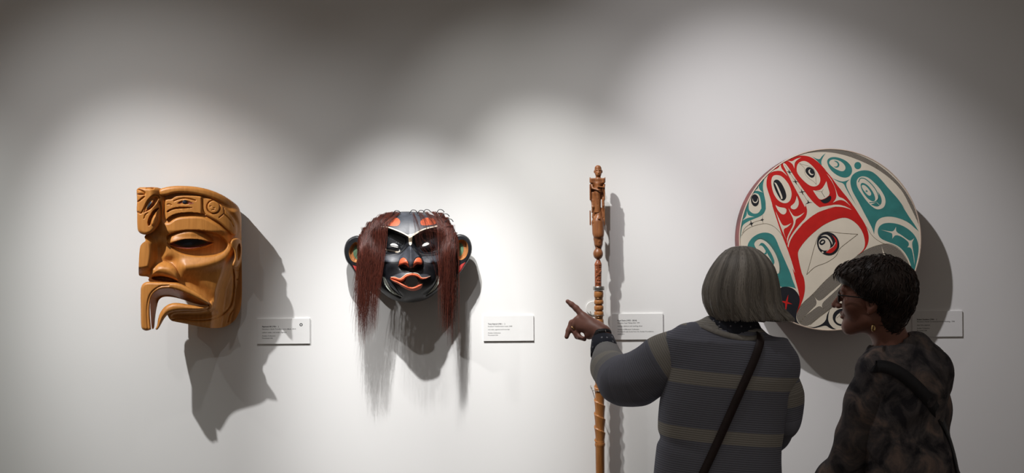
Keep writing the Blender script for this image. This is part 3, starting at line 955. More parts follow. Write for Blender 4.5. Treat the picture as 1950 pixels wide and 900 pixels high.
# shoulder yoke with upturned corners
vol.add(rbox(s1(250, 350), (128 * U, 0.011, 45 * U), 0.004), K)
vol.add(ell(s1(250, 400), (100 * U, 0.012, 40 * U)), K)
for sx in (-1, 1):
    vol.add(cone(s1(250 + sx * 122, 370), s1(250 + sx * 130, 290), 0.0030, 0.0012), K)
    vol.add(ell(s1(250 + sx * 62, 350, 0.011), (0.0034, 0.0022, 0.0034)), 0.001, 's')
    vol.add(ell(s1(250 + sx * 62, 350, 0.011), (0.0022, 0.0018, 0.0022)), 0.001)
# torso and arms
vol.add(cone(s1(248, 420), s1(246, 560), 0.0135, 0.0135), K)
vol.add(cone(s1(246, 560), s1(250, 900), 0.0135, 0.0125), K)
vol.add(cone(s1(150, 420, 0.003), s1(165, 480, 0.010), 0.0042, 0.004), 0.002)
vol.add(cone(s1(165, 480, 0.010), s1(262, 512, 0.019), 0.004, 0.0032), 0.002)
vol.add(cone(s1(365, 420, 0.003), s1(355, 465, 0.010), 0.0042, 0.004), 0.002)
vol.add(cone(s1(355, 465, 0.010), s1(250, 455, 0.019), 0.004, 0.0032), 0.002)
for i in range(3):
    vol.add(cone(s1(262, 500 + i * 16, 0.019), s1(295, 500 + i * 17, 0.018), 0.0014, 0.0012), 0.001)
# side panels and legs
vol.add(rbox(s1(126, 545), (11 * U, 0.010, 138 * U), 0.0014), 0.001)
vol.add(rbox(s1(366, 545), (11 * U, 0.010, 138 * U), 0.0014), 0.001)
vol.add(rbox(s1(248, 520, -0.009), (115 * U, 0.003, 150 * U), 0.001), 0.001)
vol.add(cone(s1(160, 560), s1(165, 690), 0.0045, 0.0055), K)
vol.add(cone(s1(165, 690), s1(172, 800, 0.006), 0.0055, 0.0045), K)
vol.add(cone(s1(172, 800, 0.006), s1(165, 905), 0.0045, 0.0042), K)
vol.add(cone(s1(345, 640), s1(348, 780, 0.004), 0.005, 0.0048), 0.002)
vol.add(cone(s1(348, 780, 0.004), s1(350, 905), 0.0048, 0.0042), 0.002)
for c in ((262, 670), (250, 760)):
    vol.add(ell(s1(c[0], c[1], 0.0135), (0.0022, 0.0015, 0.0022)), 0.001, 's')
V, F = vol.mesh()
obj_from('standing_figure', V, F, m_staff, staff)

vol = Vol(np.arange(SO.x - 0.04, SO.x + 0.04, 0.0011), np.arange(SO.y - 0.036, SO.y + 0.03, 0.0013), np.arange(sz(500), sz(386), 0.0011))
U = SS * 60 / 450
vol.add(cone(s2(225, 20, -0.004), s2(224, 160, 0.004), 0.0110, 0.012), K)
vol.add(cone(s2(165, -20), s2(150, 130), 0.0045, 0.0055), K)
vol.add(cone(s2(290, -20), s2(290, 130), 0.0045, 0.0055), K)
vol.add(rbox(s2(104, 145), (8 * U, 0.005, 105 * U), 0.0012), 0.002)
vol.add(rbox(s2(306, 130), (9 * U, 0.005, 120 * U), 0.0012), 0.002)
vol.add(cone(s2(215, 210), s2(218, 360, 0.004), 86 * U, 84 * U), 0.008)          # large head
vol.add(ell(s2(222, 400, 0.010), (70 * U, 0.014, 52 * U)), 0.006)
vol.add(ell(s2(142, 225, 0.014), (0.003, 0.003, 0.003)), 0.001, 's')
vol.add(ell(s2(225, 158, 0.021), (0.004, 0.004, 0.0035)), 0.003)
vol.add(cone(s2(160, 445, 0.016), s2(290, 455, 0.016), 0.0035, 0.0035), 0.003, 's')   # mouth line
vol.add(cone(s2(222, 450), s2(222, 520, 0.002), 72 * U, 56 * U), 0.005)
vol.add(ell(s2(228, 485, 0.012), (0.0045, 0.006, 0.006)), 0.003)
vol.add(cone(s2(222, 520), s2(222, 600), 56 * U, 38 * U), 0.005)
vol.add(cone(s2(180, 550, 0.011), s2(270, 590, 0.009), 0.0028, 0.0025), 0.002, 's')
vol.add(ell(s2(217, 660), (70 * U, 66 * U, 82 * U)), 0.005)                     # lower small head
for sx in (-1, 1):
    vol.add(ell(s2(217 + sx * 30, 685, 0.0085), (0.0036, 0.003, 0.0032)), 0.002, 's')
    vol.add(cone(s2(217 + sx * 12, 655, 0.009), s2(217 + sx * 50, 650, 0.007), 0.0018, 0.0018), 0.002)
vol.add(cone(s2(217, 740), s2(217, 780), 0.0035, 0.0045), 0.003)
V, F = vol.mesh()
obj_from('animal_heads', V, F, m_staff, staff)
for sx in (-1, 1):
    V, F = box(s2(226 + sx * 14, 356, 0.0150) - np.array([0.0012, 0.001, 0.0008]), s2(226 + sx * 14, 348, 0.0185) + np.array([0.0012, 0.003, 0.0004]), 0.0003)
    obj_from('shell_inlay', V, F, m_abal, staff)

# carved red length
vol = Vol(np.arange(SO.x - 0.025, SO.x + 0.025, 0.0011), np.arange(SO.y - 0.025, SO.y + 0.025, 0.0011), np.arange(sz(548), sz(492), 0.0011))
U = SS * 60 / 386
vol.add(cone(s3(188, 110), s3(186, 150), 28 * U, 42 * U), 0.003)
vol.add(cone(s3(186, 150), s3(186, 430), 43 * U, 40 * U), 0.003)
for y0 in (175, 200, 300, 375):
    vol.add(cone(s3(140, y0, 0.010), s3(235, y0 - 12, 0.010), 0.0016, 0.0012), 0.002, 's')
for (x0, y0, x1, y1) in ((160, 220, 185, 280), (185, 280, 225, 215), (160, 300, 180, 270), (200, 340, 215, 380), (160, 380, 175, 330), (180, 330, 210, 345)):
    vol.add(cone(s3(x0, y0, 0.011), s3(x1, y1, 0.0115), 0.0022, 0.0012), 0.002)
for c in ((175, 350), (205, 350), (170, 250), (205, 260), (190, 130)):
    vol.add(ell(s3(c[0], c[1], 0.0125), (0.0022, 0.002, 0.0026)), 0.001, 's')
vol.add(ell(s3(190, 375, 0.010), (0.005, 0.004, 0.005)), 0.002)
V, F = vol.mesh()
obj_from('carved_section', V, F, m_staff_r, staff)
c2 = (SO.x, SO.y)
def prof(pairs):
    return [(sz(y), r * SS) for y, r in sorted(pairs, reverse=True)]
V, F = lathe(prof([(544.6, 4), (544.8, 9.8), (546, 10.6), (548.5, 10.8), (551.5, 10.6), (552.3, 9.6), (552.5, 4)]), 36, c2)
obj_from('silver_ring', V, F, m_silver, staff, sharp=40)
for a, b in ((553, 566.6), (570.6, 579.6), (581, 591.2), (592, 603.0), (606.8, 622)):
    V, F = lathe(prof([(a, 5), (a + 0.2, 7.6), (a + 1.6, 8.7), ((a + b) / 2, 9.0), (b - 1.6, 8.7), (b - 0.2, 7.6), (b, 5)]), 32, c2)
    obj_from('grip_bead', V, F, m_staff_l, staff, sharp=50)
for y in (568.5, 605.0):
    V, F = lathe(prof([(y - 2.2, 5), (y - 2.1, 7.4), (y - 1, 7.9), (y, 7.5), (y + 1, 7.9), (y + 2.1, 7.4), (y + 2.2, 5)]), 28, c2)
    obj_from('wire_wrap', V, F, m_copper, staff)
V, F = lathe(prof([(579, 6.5), (592, 6.5)]), 24, c2)
obj_from('shaft_core', V, F, m_staff_r, staff)
# twisted length
def twist(z, a):
    py = 600 - (z - SO.z) / SS
    return SS * 1.5 * (((a / (2 * math.pi) - (py - 620) / 25.5) % 1.0) ** 2 * 1.6 - 0.5) * (1 if py < 838 else max(0, 1 - (py - 838) / 4))
V, F = lathe(prof([(y, np.interp(y, [622, 640, 735, 800, 842, 844], [8.6, 8.8, 8.8, 9.6, 9.0, 8.4])) for y in np.arange(622, 844.1, 1.2)]), 48, c2, twist)
obj_from('twisted_shaft', V, F, m_staff_l, staff, sharp=60)
V, F = lathe(prof([(842.5, 8.0), (843, 9.6), (846, 9.9), (849, 9.2), (851, 8.6), (1000, 7.6), (1006, 6.0), (1010, 3.0)]), 36, c2)
obj_from('plain_shaft', V, F, m_staff_l, staff, sharp=60)

# wall brackets that hold the staff: a clear round pad and a wire hook
m_pad = paint('clear_acrylic_pad', (0.82, 0.82, 0.80), 0.2, 0.02)
m_wire = paint('steel_hook_wire', (0.28, 0.26, 0.24), 0.35, 0.1, metallic=0.8)
for k, (px, py, r) in enumerate(((1129, 586, 0.026), (1146, 727, 0.018))):
    lab = ('white disc hook holding the staff just above the pointing hand', 'small wall hook holding the staff beside the bent elbow')[k]
    c = P(px, py, 0.0)
    b = thing('wall_hook', lab, 'hook', c)
    V, F = [], []
    for i, (dd, rr) in enumerate(((0.0005, r), (0.004, r), (0.0055, r - 0.0015), (0.0055, 0.0))):
        for s in range(36):
            a = 2 * math.pi * s / 36
            V.append((c.x + rr * math.cos(a), -dd, c.z + rr * math.sin(a)))
    for i in range(3):
        for s in range(36):
            F.append((i * 36 + s, i * 36 + (s + 1) % 36, (i + 1) * 36 + (s + 1) % 36, (i + 1) * 36 + s))
    obj_from('pad', V, F, m_pad, b, sharp=40)
    zc_ = c.z - 0.012
    r2 = 9.8 * SS + 0.0025
    arc = [np.array([SO.x - r2 - 0.006, -0.004, zc_]), np.array([SO.x - r2 - 0.007, -0.03, zc_ - 0.006]), np.array([SO.x - r2 - 0.003, SO.y + 0.012, zc_ - 0.010])]
    for a in np.linspace(180, 330, 8):
        arc.append(np.array([SO.x + r2 * math.cos(math.radians(a)), SO.y + r2 * math.sin(math.radians(a)), zc_ - 0.010]))
    q = spline(arc, 40)
    V, F = tubes(q[None], np.full((1, 40), 0.0013), 8)
    obj_from('hook_wire', V, F, m_wire, b)
# ================================================================== painted drum
DR_D = 0.13
dC = P(1581.0, 456.0, DR_D)
DR_R = 173.5 * (CAM_D - DR_D) / FPX
drum = thing('painted_drum', 'big round hide drum painted with red, teal and black ovals', 'drum', (dC.x, 0.0, dC.z))
m_skin = paint('drum_hide', (0.76, 0.69, 0.56), 0.55, 0.07, 9, 0.05)
m_dred = paint('drum_red_paint', (0.58, 0.013, 0.010), 0.5, 0.08, 30)
m_dteal = paint('drum_teal_paint', (0.040, 0.225, 0.210), 0.5, 0.12, 25)
m_dblk = paint('drum_black_paint', (0.012, 0.013, 0.018), 0.5, 0.2, 30)
m_dline = paint('drum_fine_line', (0.16, 0.13, 0.08), 0.55, 0.1, 30)
m_hoop = paint('drum_hoop_red_stain', (0.15, 0.012, 0.010), 0.45, 0.6, 14, 0.1)
m_edge = paint('drum_hoop_pale_edge', (0.62, 0.50, 0.40), 0.42, 0.1, 20)
# cross-hatching: fine woven lines
m_hat, nt, bs = new_mat('drum_crosshatch')
tc = nt.nodes.new('ShaderNodeTexCoord')
def lines(rot):
    mp = nt.nodes.new('ShaderNodeMapping'); mp.inputs['Rotation'].default_value = (0, rot, 0)
    nt.links.new(tc.outputs['Object'], mp.inputs['Vector'])
    w = nt.nodes.new('ShaderNodeTexWave'); w.wave_type = 'BANDS'; w.bands_direction = 'X'
    w.inputs['Scale'].default_value = 95; w.inputs['Distortion'].default_value = 0.6; w.inputs['Detail'].default_value = 1
    nt.links.new(mp.outputs['Vector'], w.inputs['Vector'])
    return w
w1, w2 = lines(0.6), lines(0.6 + math.pi / 2)
mx = nt.nodes.new('ShaderNodeMath'); mx.operation = 'MINIMUM'
nt.links.new(w1.outputs['Fac'], mx.inputs[0]); nt.links.new(w2.outputs['Fac'], mx.inputs[1])
rp = nt.nodes.new('ShaderNodeValToRGB')
rp.color_ramp.elements[0].position = 0.15; rp.color_ramp.elements[0].color = (0.045, 0.04, 0.032, 1)
rp.color_ramp.elements[1].position = 0.75; rp.color_ramp.elements[1].color = (0.56, 0.50, 0.41, 1)
nt.links.new(mx.outputs['Value'], rp.inputs['Fac']); nt.links.new(rp.outputs['Color'], bs.inputs['Base Color'])
bs.inputs['Roughness'].default_value = 0.6

def ring_mesh(prof_, seg=128):
    """prof_: (distance from wall, radius) loop, revolved about the drum axis"""
    V, F = [], []
    n = len(prof_)
    for d, r in prof_:
        for s in range(seg):
            a = 2 * math.pi * s / seg
            V.append((dC.x + r * math.cos(a), -d, dC.z + r * math.sin(a)))
    for i in range(n):
        j = (i + 1) % n
        for s in range(seg):
            F.append((i * seg + s, i * seg + (s + 1) % seg, j * seg + (s + 1) % seg, j * seg + s))
    return V, F
V, F = ring_mesh([(0.012, DR_R - 0.003), (DR_D - 0.006, DR_R - 0.003), (DR_D - 0.004, DR_R - 0.005), (DR_D - 0.004, DR_R - 0.014), (0.012, DR_R - 0.014)])
obj_from('hoop', V, F, m_hoop, drum, sharp=40)
V, F = ring_mesh([(DR_D - 0.014, DR_R - 0.0025), (DR_D - 0.003, DR_R + 0.0005), (DR_D + 0.0015, DR_R - 0.0005), (DR_D + 0.0022, DR_R - 0.003), (DR_D - 0.002, DR_R - 0.006)])
obj_from('hoop_edge', V, F, m_edge, drum, sharp=50)
seg = 128
V = [(dC.x, -DR_D, dC.z)]; F = []
rs = [0.06, 0.12, 0.18, 0.24, DR_R - 0.003]
for r in rs:
    for s in range(seg):
        a = 2 * math.pi * s / seg
        V.append((dC.x + r * math.cos(a), -DR_D, dC.z + r * math.sin(a)))
F += [(0, 1 + s, 1 + (s + 1) % seg) for s in range(seg)]
for i in range(len(rs) - 1):
    for s in range(seg):
        F.append((1 + i * seg + s, 1 + (i + 1) * seg + s, 1 + (i + 1) * seg + (s + 1) % seg, 1 + i * seg + (s + 1) % seg))
obj_from('drum_skin', V, F, m_skin, drum)

d1 = tr(1390, 270, 200 / 1385); d2 = tr(1560, 270, 200 / 1385); d3 = tr(1390, 390, 200 / 1385)
d4 = tr(1560, 390, 200 / 1385); d5 = tr(1470, 510, 200 / 1385); d8 = tr(1370, 260, 420 / 969)
LAY = {}
def fill(layer, mat, pts, it=2, sharp=68, raw=False):
    poly = np.array(pts, float) if raw else chaikin(pts, it, sharp)
    # keep the paint inside the rim
    c = np.array([1581.0, 456.0]); v = poly - c; r = np.hypot(v[:, 0], v[:, 1]); R = 171.3
    poly = np.where((r > R)[:, None], c + v * (R / np.maximum(r, 1e-6))[:, None], poly)
    co = [Vector((p[0], p[1], 0)) for p in poly]
    tris = tessellate_polygon([co])
    W = PN(poly[:, 0], poly[:, 1], np.full(len(poly), DR_D)); W[:, 1] = -(DR_D + 0.00025 * layer)
    T = []
    for t in tris:
        a, b, d = W[t[0]], W[t[1]], W[t[2]]
        n = np.cross(b - a, d - a)[1]
        T.append(tuple(t) if n < 0 else tuple(t[::-1]))
    LAY.setdefault((layer, mat), []).append((W, T))
def stroke(layer, mat, pts, w=0.7, closed=False, n=60):
    q = spline(pts, n)
    t = np.gradient(q, axis=0); t /= np.linalg.norm(t, axis=1, keepdims=True) + 1e-9
    nn = np.stack([-t[:, 1], t[:, 0]], 1)
    ww = np.full((len(q), 1), w / 2)
    fill(layer, mat, np.concatenate([q + nn * ww, (q - nn * ww)[::-1]]), raw=True)
def spark(layer, mat, c, arms, r=0.9):
    """concave star: arms = list of tip points"""
    c = np.array(c, float)
    arms = sorted([np.array(a, float) for a in arms], key=lambda a: math.atan2(a[1] - c[1], a[0] - c[0]))
    pts = []
    for i, a in enumerate(arms):
        b = arms[(i + 1) % len(arms)]
        a0 = math.atan2(a[1] - c[1], a[0] - c[0]); b0 = math.atan2(b[1] - c[1], b[0] - c[0])
        if b0 < a0:
            b0 += 2 * math.pi
        m = (a0 + b0) / 2
        in_ = c + r * np.array([math.cos(m), math.sin(m)])
        pts.append(a)
        pts += [in_ + (a - in_) * 0.25 * 0 + (a - c) * 0.12, in_, in_ + (b - c) * 0.12]
    fill(layer, mat, pts, raw=True)
R_, T_, B_, C_, H_, L_ = m_dred, m_dteal, m_dblk, m_skin, m_hat, m_dline
# hatched rim crescent and the long hatched feather
fill(1, H_, d1((880, 170), (1000, 120), (1100, 100), (1250, 92)) + d2((180, 92), (400, 125), (600, 200), (800, 310), (1000, 480), (1150, 660), (1260, 870)) + d4((1290, 130), (1335, 300), (1335, 360), (1310, 250), (1250, 120), (1190, 0))
     + d2((1100, 650), (950, 490), (750, 345), (550, 250), (350, 175), (150, 135), (0, 130)) + d1((1000, 150)))
stroke(2, L_, d2((770, 295), (750, 350)), 0.8, n=8)
fill(1, H_, d5((325, 580), (320, 650), (355, 725), (430, 770), (500, 750), (620, 650), (760, 545)) + d8((620, 640), (750, 600), (845, 605)) + d4((1220, 890), (1190, 800), (1130, 670), (1030, 560), (920, 515), (800, 525), (650, 575), (500, 665), (180, 900)) + d5((880, 10), (700, 170), (540, 340), (400, 470)))
stroke(2, L_, d5((325, 580), (400, 470), (540, 340), (700, 170), (880, 10)), 0.6)
stroke(2, L_, d5((500, 750), (620, 650), (760, 545), (900, 430)), 0.6)
stroke(2, L_, d4((500, 665), (650, 575), (800, 525), (920, 515), (1030, 560), (1130, 670), (1190, 800), (1220, 890)), 0.7)
fill(2, C_, d5((565, 385), (598, 428), (650, 430), (750, 340), (910, 205), (912, 230), (765, 368), (672, 450), (655, 500), (672, 527), (640, 502), (600, 507), (530, 562), (450, 620), (530, 540), (584, 490), (590, 440)))
stroke(2, L_, d5((530, 345), (565, 385)), 0.6, n=8); stroke(2, L_, d5((672, 527), (715, 570)), 0.6, n=8); stroke(2, L_, d5((450, 620), (370, 720)), 0.6, n=8)
fill(2, C_, d4((822, 540), (850, 620), (892, 702), (843, 702), (838, 620)))
fill(2, C_, d4((930, 705), (1000, 712), (1060, 745), (1105, 785), (1050, 755), (990, 722)))
# teal
fill(1, T_, d1((490, 425), (400, 530), (300, 650), (230, 770), (180, 900)) + d3((155, 120), (138, 250), (125, 400), (130, 480), (142, 430), (150, 340), (165, 265), (230, 220), (300, 190), (400, 150), (450, 110), (474, 50)) + d1((472, 860), (470, 780), (448, 690), (432, 600), (442, 510)))
fill(2, C_, d1((268, 710), (300, 680), (350, 675), (388, 700), (408, 780), (416, 880)) + d3((412, 50), (375, 110), (310, 118), (258, 80)) + d1((246, 880), (248, 780)))
fill(3, B_, ellipse(*d1((330, 770))[0], 7.6, 11.6, -5), raw=True)
fill(4, C_, d1((298, 738), (305, 780), (332, 796), (360, 778), (366, 738), (372, 772), (350, 806), (318, 806), (296, 780)))
fill(2, C_, d1((377, 575), (388, 630), (437, 668), (382, 648), (318, 640), (366, 622)))
fill(2, C_, d3((224, 78), (238, 138), (322, 158), (240, 166), (163, 206), (220, 148)))
fill(1, T_, d3((235, 510), (290, 430), (380, 375), (460, 360), (540, 375), (600, 430), (650, 560), (720, 720), (800, 900)) + d5((262, 130), (318, 275), (300, 262), (200, 240), (95, 260), (60, 60)) + d3((400, 900), (280, 700), (230, 570)))
fill(2, C_, d3((312, 530), (340, 470), (400, 445), (480, 480), (560, 570), (620, 680), (655, 800), (650, 910), (600, 900), (500, 760), (400, 640)))
fill(3, T_, d3((378, 540), (410, 492), (460, 512), (540, 622), (592, 742), (575, 790), (520, 690), (470, 600), (430, 540), (400, 530)))
fill(3, T_, d3((470, 590), (490, 640), (470, 655), (440, 640), (470, 630)))
stroke(3, L_, d3((330, 480), (400, 440), (490, 475), (570, 565), (632, 680), (660, 800), (655, 900)), 0.5)
fill(1, T_, d1((1080, 190), (1140, 222), (1185, 232), (1215, 185), (1262, 148), (1218, 215), (1202, 260), (1212, 325), (1180, 280), (1130, 230)))
fill(1, T_, d2((100, 270), (115, 220), (180, 195), (270, 210), (350, 245), (410, 300), (437, 360), (425, 425), (380, 468), (310, 472), (220, 432), (140, 362)))
fill(2, C_, d2((128, 270), (150, 235), (210, 228), (290, 258), (342, 310), (348, 362), (310, 392), (250, 375), (190, 342), (140, 300)))
fill(3, T_, d2((190, 248), (240, 252), (270, 295), (256, 332), (225, 342), (190, 325), (228, 326), (246, 304), (236, 274), (205, 258)))
fill(1, T_, ellipse(*d2((508, 312))[0], 6.6, 6.9, 0), raw=True)
fill(1, T_, d2((405, 520), (430, 440), (500, 390), (590, 370), (680, 383), (750, 428), (830, 510), (920, 620), (1040, 750), (1140, 895)) + d4((1090, 0), (1180, 150), (1260, 260), (1312, 350), (1270, 312), (1180, 230), (1060, 175), (930, 148), (820, 163), (760, 208), (735, 280), (722, 385), (705, 320), (650, 210), (590, 100)) + d2((570, 890), (500, 760), (430, 640)))
fill(2, C_, d2((488, 530), (510, 475), (570, 450), (650, 468), (750, 558), (830, 655), (880, 760), (865, 855), (800, 892), (730, 882), (640, 800), (560, 690), (503, 600)))
stroke(3, T_, d2((515, 530), (545, 480), (610, 490), (700, 570), (760, 660), (780, 740), (735, 790), (660, 800)), 1.6)
fill(3, T_, d2((540, 560), (570, 533), (640, 568), (710, 658), (742, 742), (728, 785), (685, 780), (620, 730), (560, 640)))
fill(4, C_, d2((556, 568), (600, 568), (660, 628), (692, 690), (660, 718), (610, 672), (565, 610)))
fill(5, T_, d2((610, 630), (632, 640), (640, 655), (622, 665), (600, 640), (622, 652)))
fill(3, T_, d2((772, 650), (815, 720), (828, 800), (790, 848), (740, 852), (680, 825), (742, 802), (776, 762), (788, 700)))
stroke(4, C_, d2((755, 795), (795, 832)), 0.6, n=6)
fill(1, T_, d4((768, 340), (790, 280), (850, 240), (950, 233), (1070, 258), (1180, 318), (1270, 408), (1312, 520), (1307, 640), (1280, 780), (1245, 905), (1225, 860), (1190, 730), (1120, 610), (1030, 530), (920, 490), (830, 455), (782, 410)))
fill(2, C_, d4((815, 328), (950, 352), (986, 340), (1012, 288), (1012, 355), (1080, 392), (1170, 460), (1205, 474), (1254, 438), (1222, 495), (1230, 560), (1256, 700), (1256, 795), (1243, 680), (1215, 560), (1163, 557), (1186, 525), (1175, 482), (1080, 412), (1002, 392), (965, 445), (965, 378), (940, 364)))
fill(1, m_dteal, d2((165, 475), (270, 518), (330, 524), (402, 493), (352, 540), (362, 600), (422, 720), (492, 845), (400, 700), (345, 600), (322, 546), (250, 525)))
# red
fill(2, R_, d1((480, 540), (490, 460), (530, 400), (620, 320), (740, 240), (860, 190), (950, 176), (1060, 193), (1170, 268), (1280, 390)) + d2((60, 350), (150, 450), (220, 550), (300, 650), (400, 770), (490, 900)) + d4((520, 120), (600, 240), (640, 340), (655, 440), (640, 520), (600, 590), (540, 640), (490, 670), (570, 610), (605, 540), (600, 440), (560, 330), (490, 240), (400, 180), (320, 163), (220, 188), (100, 238), (0, 300))
     + d3((1250, 250), (1130, 340), (1020, 440), (930, 550), (893, 620), (900, 700), (945, 900)) + d5((420, 120), (437, 230), (430, 330), (400, 440), (350, 550), (325, 600), (345, 530), (365, 420), (350, 300), (310, 160), (270, 0)) + d3((860, 900), (810, 730), (750, 560), (690, 410), (620, 200), (560, 20)) + d1((560, 830), (520, 700), (485, 600)))
fill(3, C_, d1((540, 520), (560, 450), (610, 433), (680, 448), (750, 518), (800, 608), (818, 700), (790, 785), (730, 814), (660, 792), (600, 732), (560, 640)))
fill(4, B_, d1((568, 545), (588, 497), (640, 497), (690, 558), (732, 650), (748, 722), (720, 772), (680, 775), (640, 722), (590, 620)))
fill(5, C_, d1((583, 536), (608, 538), (650, 618), (692, 722), (692, 755), (668, 750), (672, 730), (640, 660), (606, 575)))
fill(3, C_, d1((693, 292), (718, 274), (760, 320), (870, 490), (960, 620), (1080, 780), (1180, 868), (1250, 880)) + d3((1250, 55), (1100, 128), (960, 248), (900, 300), (930, 240), (1000, 170), (1022, 80), (1000, 0)) + d1((990, 860), (900, 690), (820, 540), (740, 380)))
fill(3.25, C_, d1((1150, 862), (1300, 862)) + d2((0, 862), (100, 845), (230, 822), (340, 845), (432, 897), (330, 860), (200, 850), (80, 882)) + d3((1385, 25), (1250, 62), (1150, 100)))
fill(3.5, C_, d3((980, 190), (960, 252), (860, 362), (790, 472), (770, 562), (758, 540), (775, 460), (840, 350), (930, 240)))
stk = d1((783, 398), (865, 527), (950, 660), (1035, 800))
stroke(4, L_, d1((720, 300), (783, 398), (865, 527), (950, 660), (1035, 800)), 0.6)
for (x, y), aa in zip(stk, (((745, 388), (820, 402), (775, 360), (795, 432)), ((820, 515), (905, 522), (855, 480), (880, 565)), ((905, 665), (1000, 652), (940, 615), (965, 705)), ((990, 825), (1090, 798), (1025, 760), (1045, 808)))):
    spark(4, B_, (x, y), d1(*aa), 1.3)
fill(3, C_, d1((875, 370), (888, 290), (950, 248), (1020, 258), (1100, 328), (1170, 418), (1198, 500), (1172, 568), (1110, 593), (1040, 572), (960, 502), (898, 432)))
stroke(4, L_, d1((915, 285), (980, 345), (990, 420), (1040, 480), (1100, 520), (1138, 562)), 0.5)
stroke(4, L_, d1((915, 285), (1010, 312), (1080, 335), (1125, 400), (1132, 480), (1138, 562)), 0.5)
fill(4, B_, d1((993, 370), (1010, 338), (1050, 328), (1100, 358), (1124, 410), (1112, 462), (1075, 478), (1030, 442), (1000, 405)))
fill(5, C_, d1((1033, 372), (1062, 358), (1050, 385), (1060, 412), (1085, 428), (1104, 420), (1090, 442), (1055, 432), (1033, 402)))
fill(3, C_, d1((1095, 640), (1180, 640), (1230, 600), (1272, 515), (1292, 600), (1322, 692), (1262, 742), (1188, 768), (1140, 712)))
stroke(4, L_, d1((1120, 640), (1205, 655), (1230, 625)), 0.5, n=16); stroke(4, B_, d1((1208, 655), (1225, 690), (1250, 728)), 0.8, n=12)
fill(4, B_, d1((1188, 768), (1250, 757), (1324, 698), (1340, 742), (1310, 792), (1250, 814), (1215, 797)))
fill(3, C_, d1((748, 240), (815, 262), (870, 222), (938, 206), (880, 240), (850, 280), (850, 352), (830, 300), (800, 270)))
fill(3, C_, d1((665, 275), (672, 340), (720, 398), (764, 455), (690, 388), (640, 378), (560, 392), (505, 425), (560, 378), (630, 350), (655, 320)))
fill(3, C_, d1((880, 708), (914, 800), (890, 868), (850, 892), (810, 882), (793, 850), (850, 810), (870, 760)))
fill(3, C_, d3((600, 0), (650, 30), (742, 40), (748, 90), (720, 127), (680, 122), (638, 80), (610, 30)))
fill(3, C_, d3((768, 38), (800, 90), (840, 150), (900, 150), (982, 98), (930, 156), (867, 186), (862, 250), (822, 330), (772, 420), (755, 512), (748, 440), (788, 350), (838, 260), (838, 190), (798, 110)))
fill(3, C_, d3((600, 78), (652, 190), (692, 270), (740, 275), (812, 238), (760, 292), (712, 312), (707, 360), (742, 455), (688, 340), (648, 230)))
fill(3, C_, d2((95, 415), (152, 480), (202, 580), (242, 700), (262, 728), (332, 750), (412, 842), (330, 772), (260, 762), (178, 802), (230, 742), (220, 640), (180, 540)))
# black disc with a red star, lower left
fill(3, B_, d5((95, 262), (180, 240), (270, 262), (335, 320), (372, 400), (355, 500), (320, 590), (318, 670), (350, 730), (442, 790), (330, 752), (200, 690), (130, 600), (98, 480), (88, 350)))
spark(4, R_, d5((190, 455))[0], d5((216, 348), (270, 476), (180, 582), (108, 430)), 2.6)
# centre eye
stroke(3, L_, d8((383, 605), (400, 545), (418, 480), (438, 432), (475, 417), (540, 424), (608, 428)), 0.6)
stroke(3, L_, d8((383, 605), (420, 572), (470, 552), (510, 525), (528, 492), (560, 465), (608, 428)), 0.6)
fill(3, B_, ellipse(*d8((477, 470))[0], 20.8, 22.8, -28), raw=True)
fill(4, C_, d3((1168, 480), (1200, 440), (1250, 430), (1302, 460), (1328, 530), (1312, 582), (1260, 604), (1210, 594), (1172, 550)))
fill(5, B_, d3((1172, 492), (1210, 448), (1252, 458), (1260, 500), (1215, 533), (1183, 522)))
fill(6, C_, d3((1195, 495), (1225, 470), (1240, 478), (1232, 495), (1210, 508)))
fill(4, C_, d3((1195, 412), (1260, 383), (1322, 420), (1354, 490), (1352, 525), (1322, 462), (1270, 405)))
fill(4, R_, d4((86, 627), (140, 580), (187, 547), (217, 490), (202, 440), (165, 395), (225, 440), (240, 500), (235, 555), (205, 602), (150, 642)))
stroke(5, C_, d4((95, 612), (140, 575), (185, 545), (215, 492)), 1.0, n=16)
fill(4, C_, ellipse(*d3((1222, 622))[0], 1.9, 1.7, 0), raw=True)
# lower black forms
fill(2, B_, d5((442, 788), (560, 780), (660, 742), (715, 682), (722, 620), (762, 545), (742, 620), (738, 690), (772, 758), (852, 822), (760, 792), (710, 752), (640, 772), (540, 797)))
fill(2, B_, ellipse(*d5((925, 650))[0], 18.0, 16.5, 0), raw=True)
fill(3, C_, ellipse(*d5((945, 655))[0], 16.0, 11.5, -20), raw=True)
stroke(4, L_, d5((850, 660), (880, 635), (920, 600)), 0.7, n=12)
# fine lines on the left
stroke(2, L_, d3((150, 405), (200, 340), (290, 285), (420, 250), (500, 250), (580, 285), (650, 350), (700, 420)), 0.6)
stroke(2, L_, d3((165, 370), (200, 300), (280, 245), (350, 215), (425, 195)), 0.6); stroke(2, L_, d3((430, 130), (430, 195), (437, 250)), 0.5, n=10); stroke(2, L_, d3((275, 195), (280, 245), (292, 290)), 0.5, n=10)
spark(3, B_, d3((280, 245))[0], d3((248, 258), (312, 232), (274, 200), (290, 288)), 1.6)
spark(3, B_, d3((425, 195))[0], d3((392, 203), (450, 188), (428, 165), (432, 220)), 1.2)
stroke(2, L_, d4((620, 280), (680, 380), (750, 450), (850, 508), (920, 515)), 0.7)
names = {m_dred.name: 'red_shape', m_dteal.name: 'teal_shape', m_dblk.name: 'black_shape', m_skin.name: 'bare_hide_shape', m_hat.name: 'hatched_shape', m_dline.name: 'fine_line'}
for (lay, m), parts in LAY.items():
    for V, F in parts:
        obj_from(names[m.name], V, F, m, drum, smooth=False)
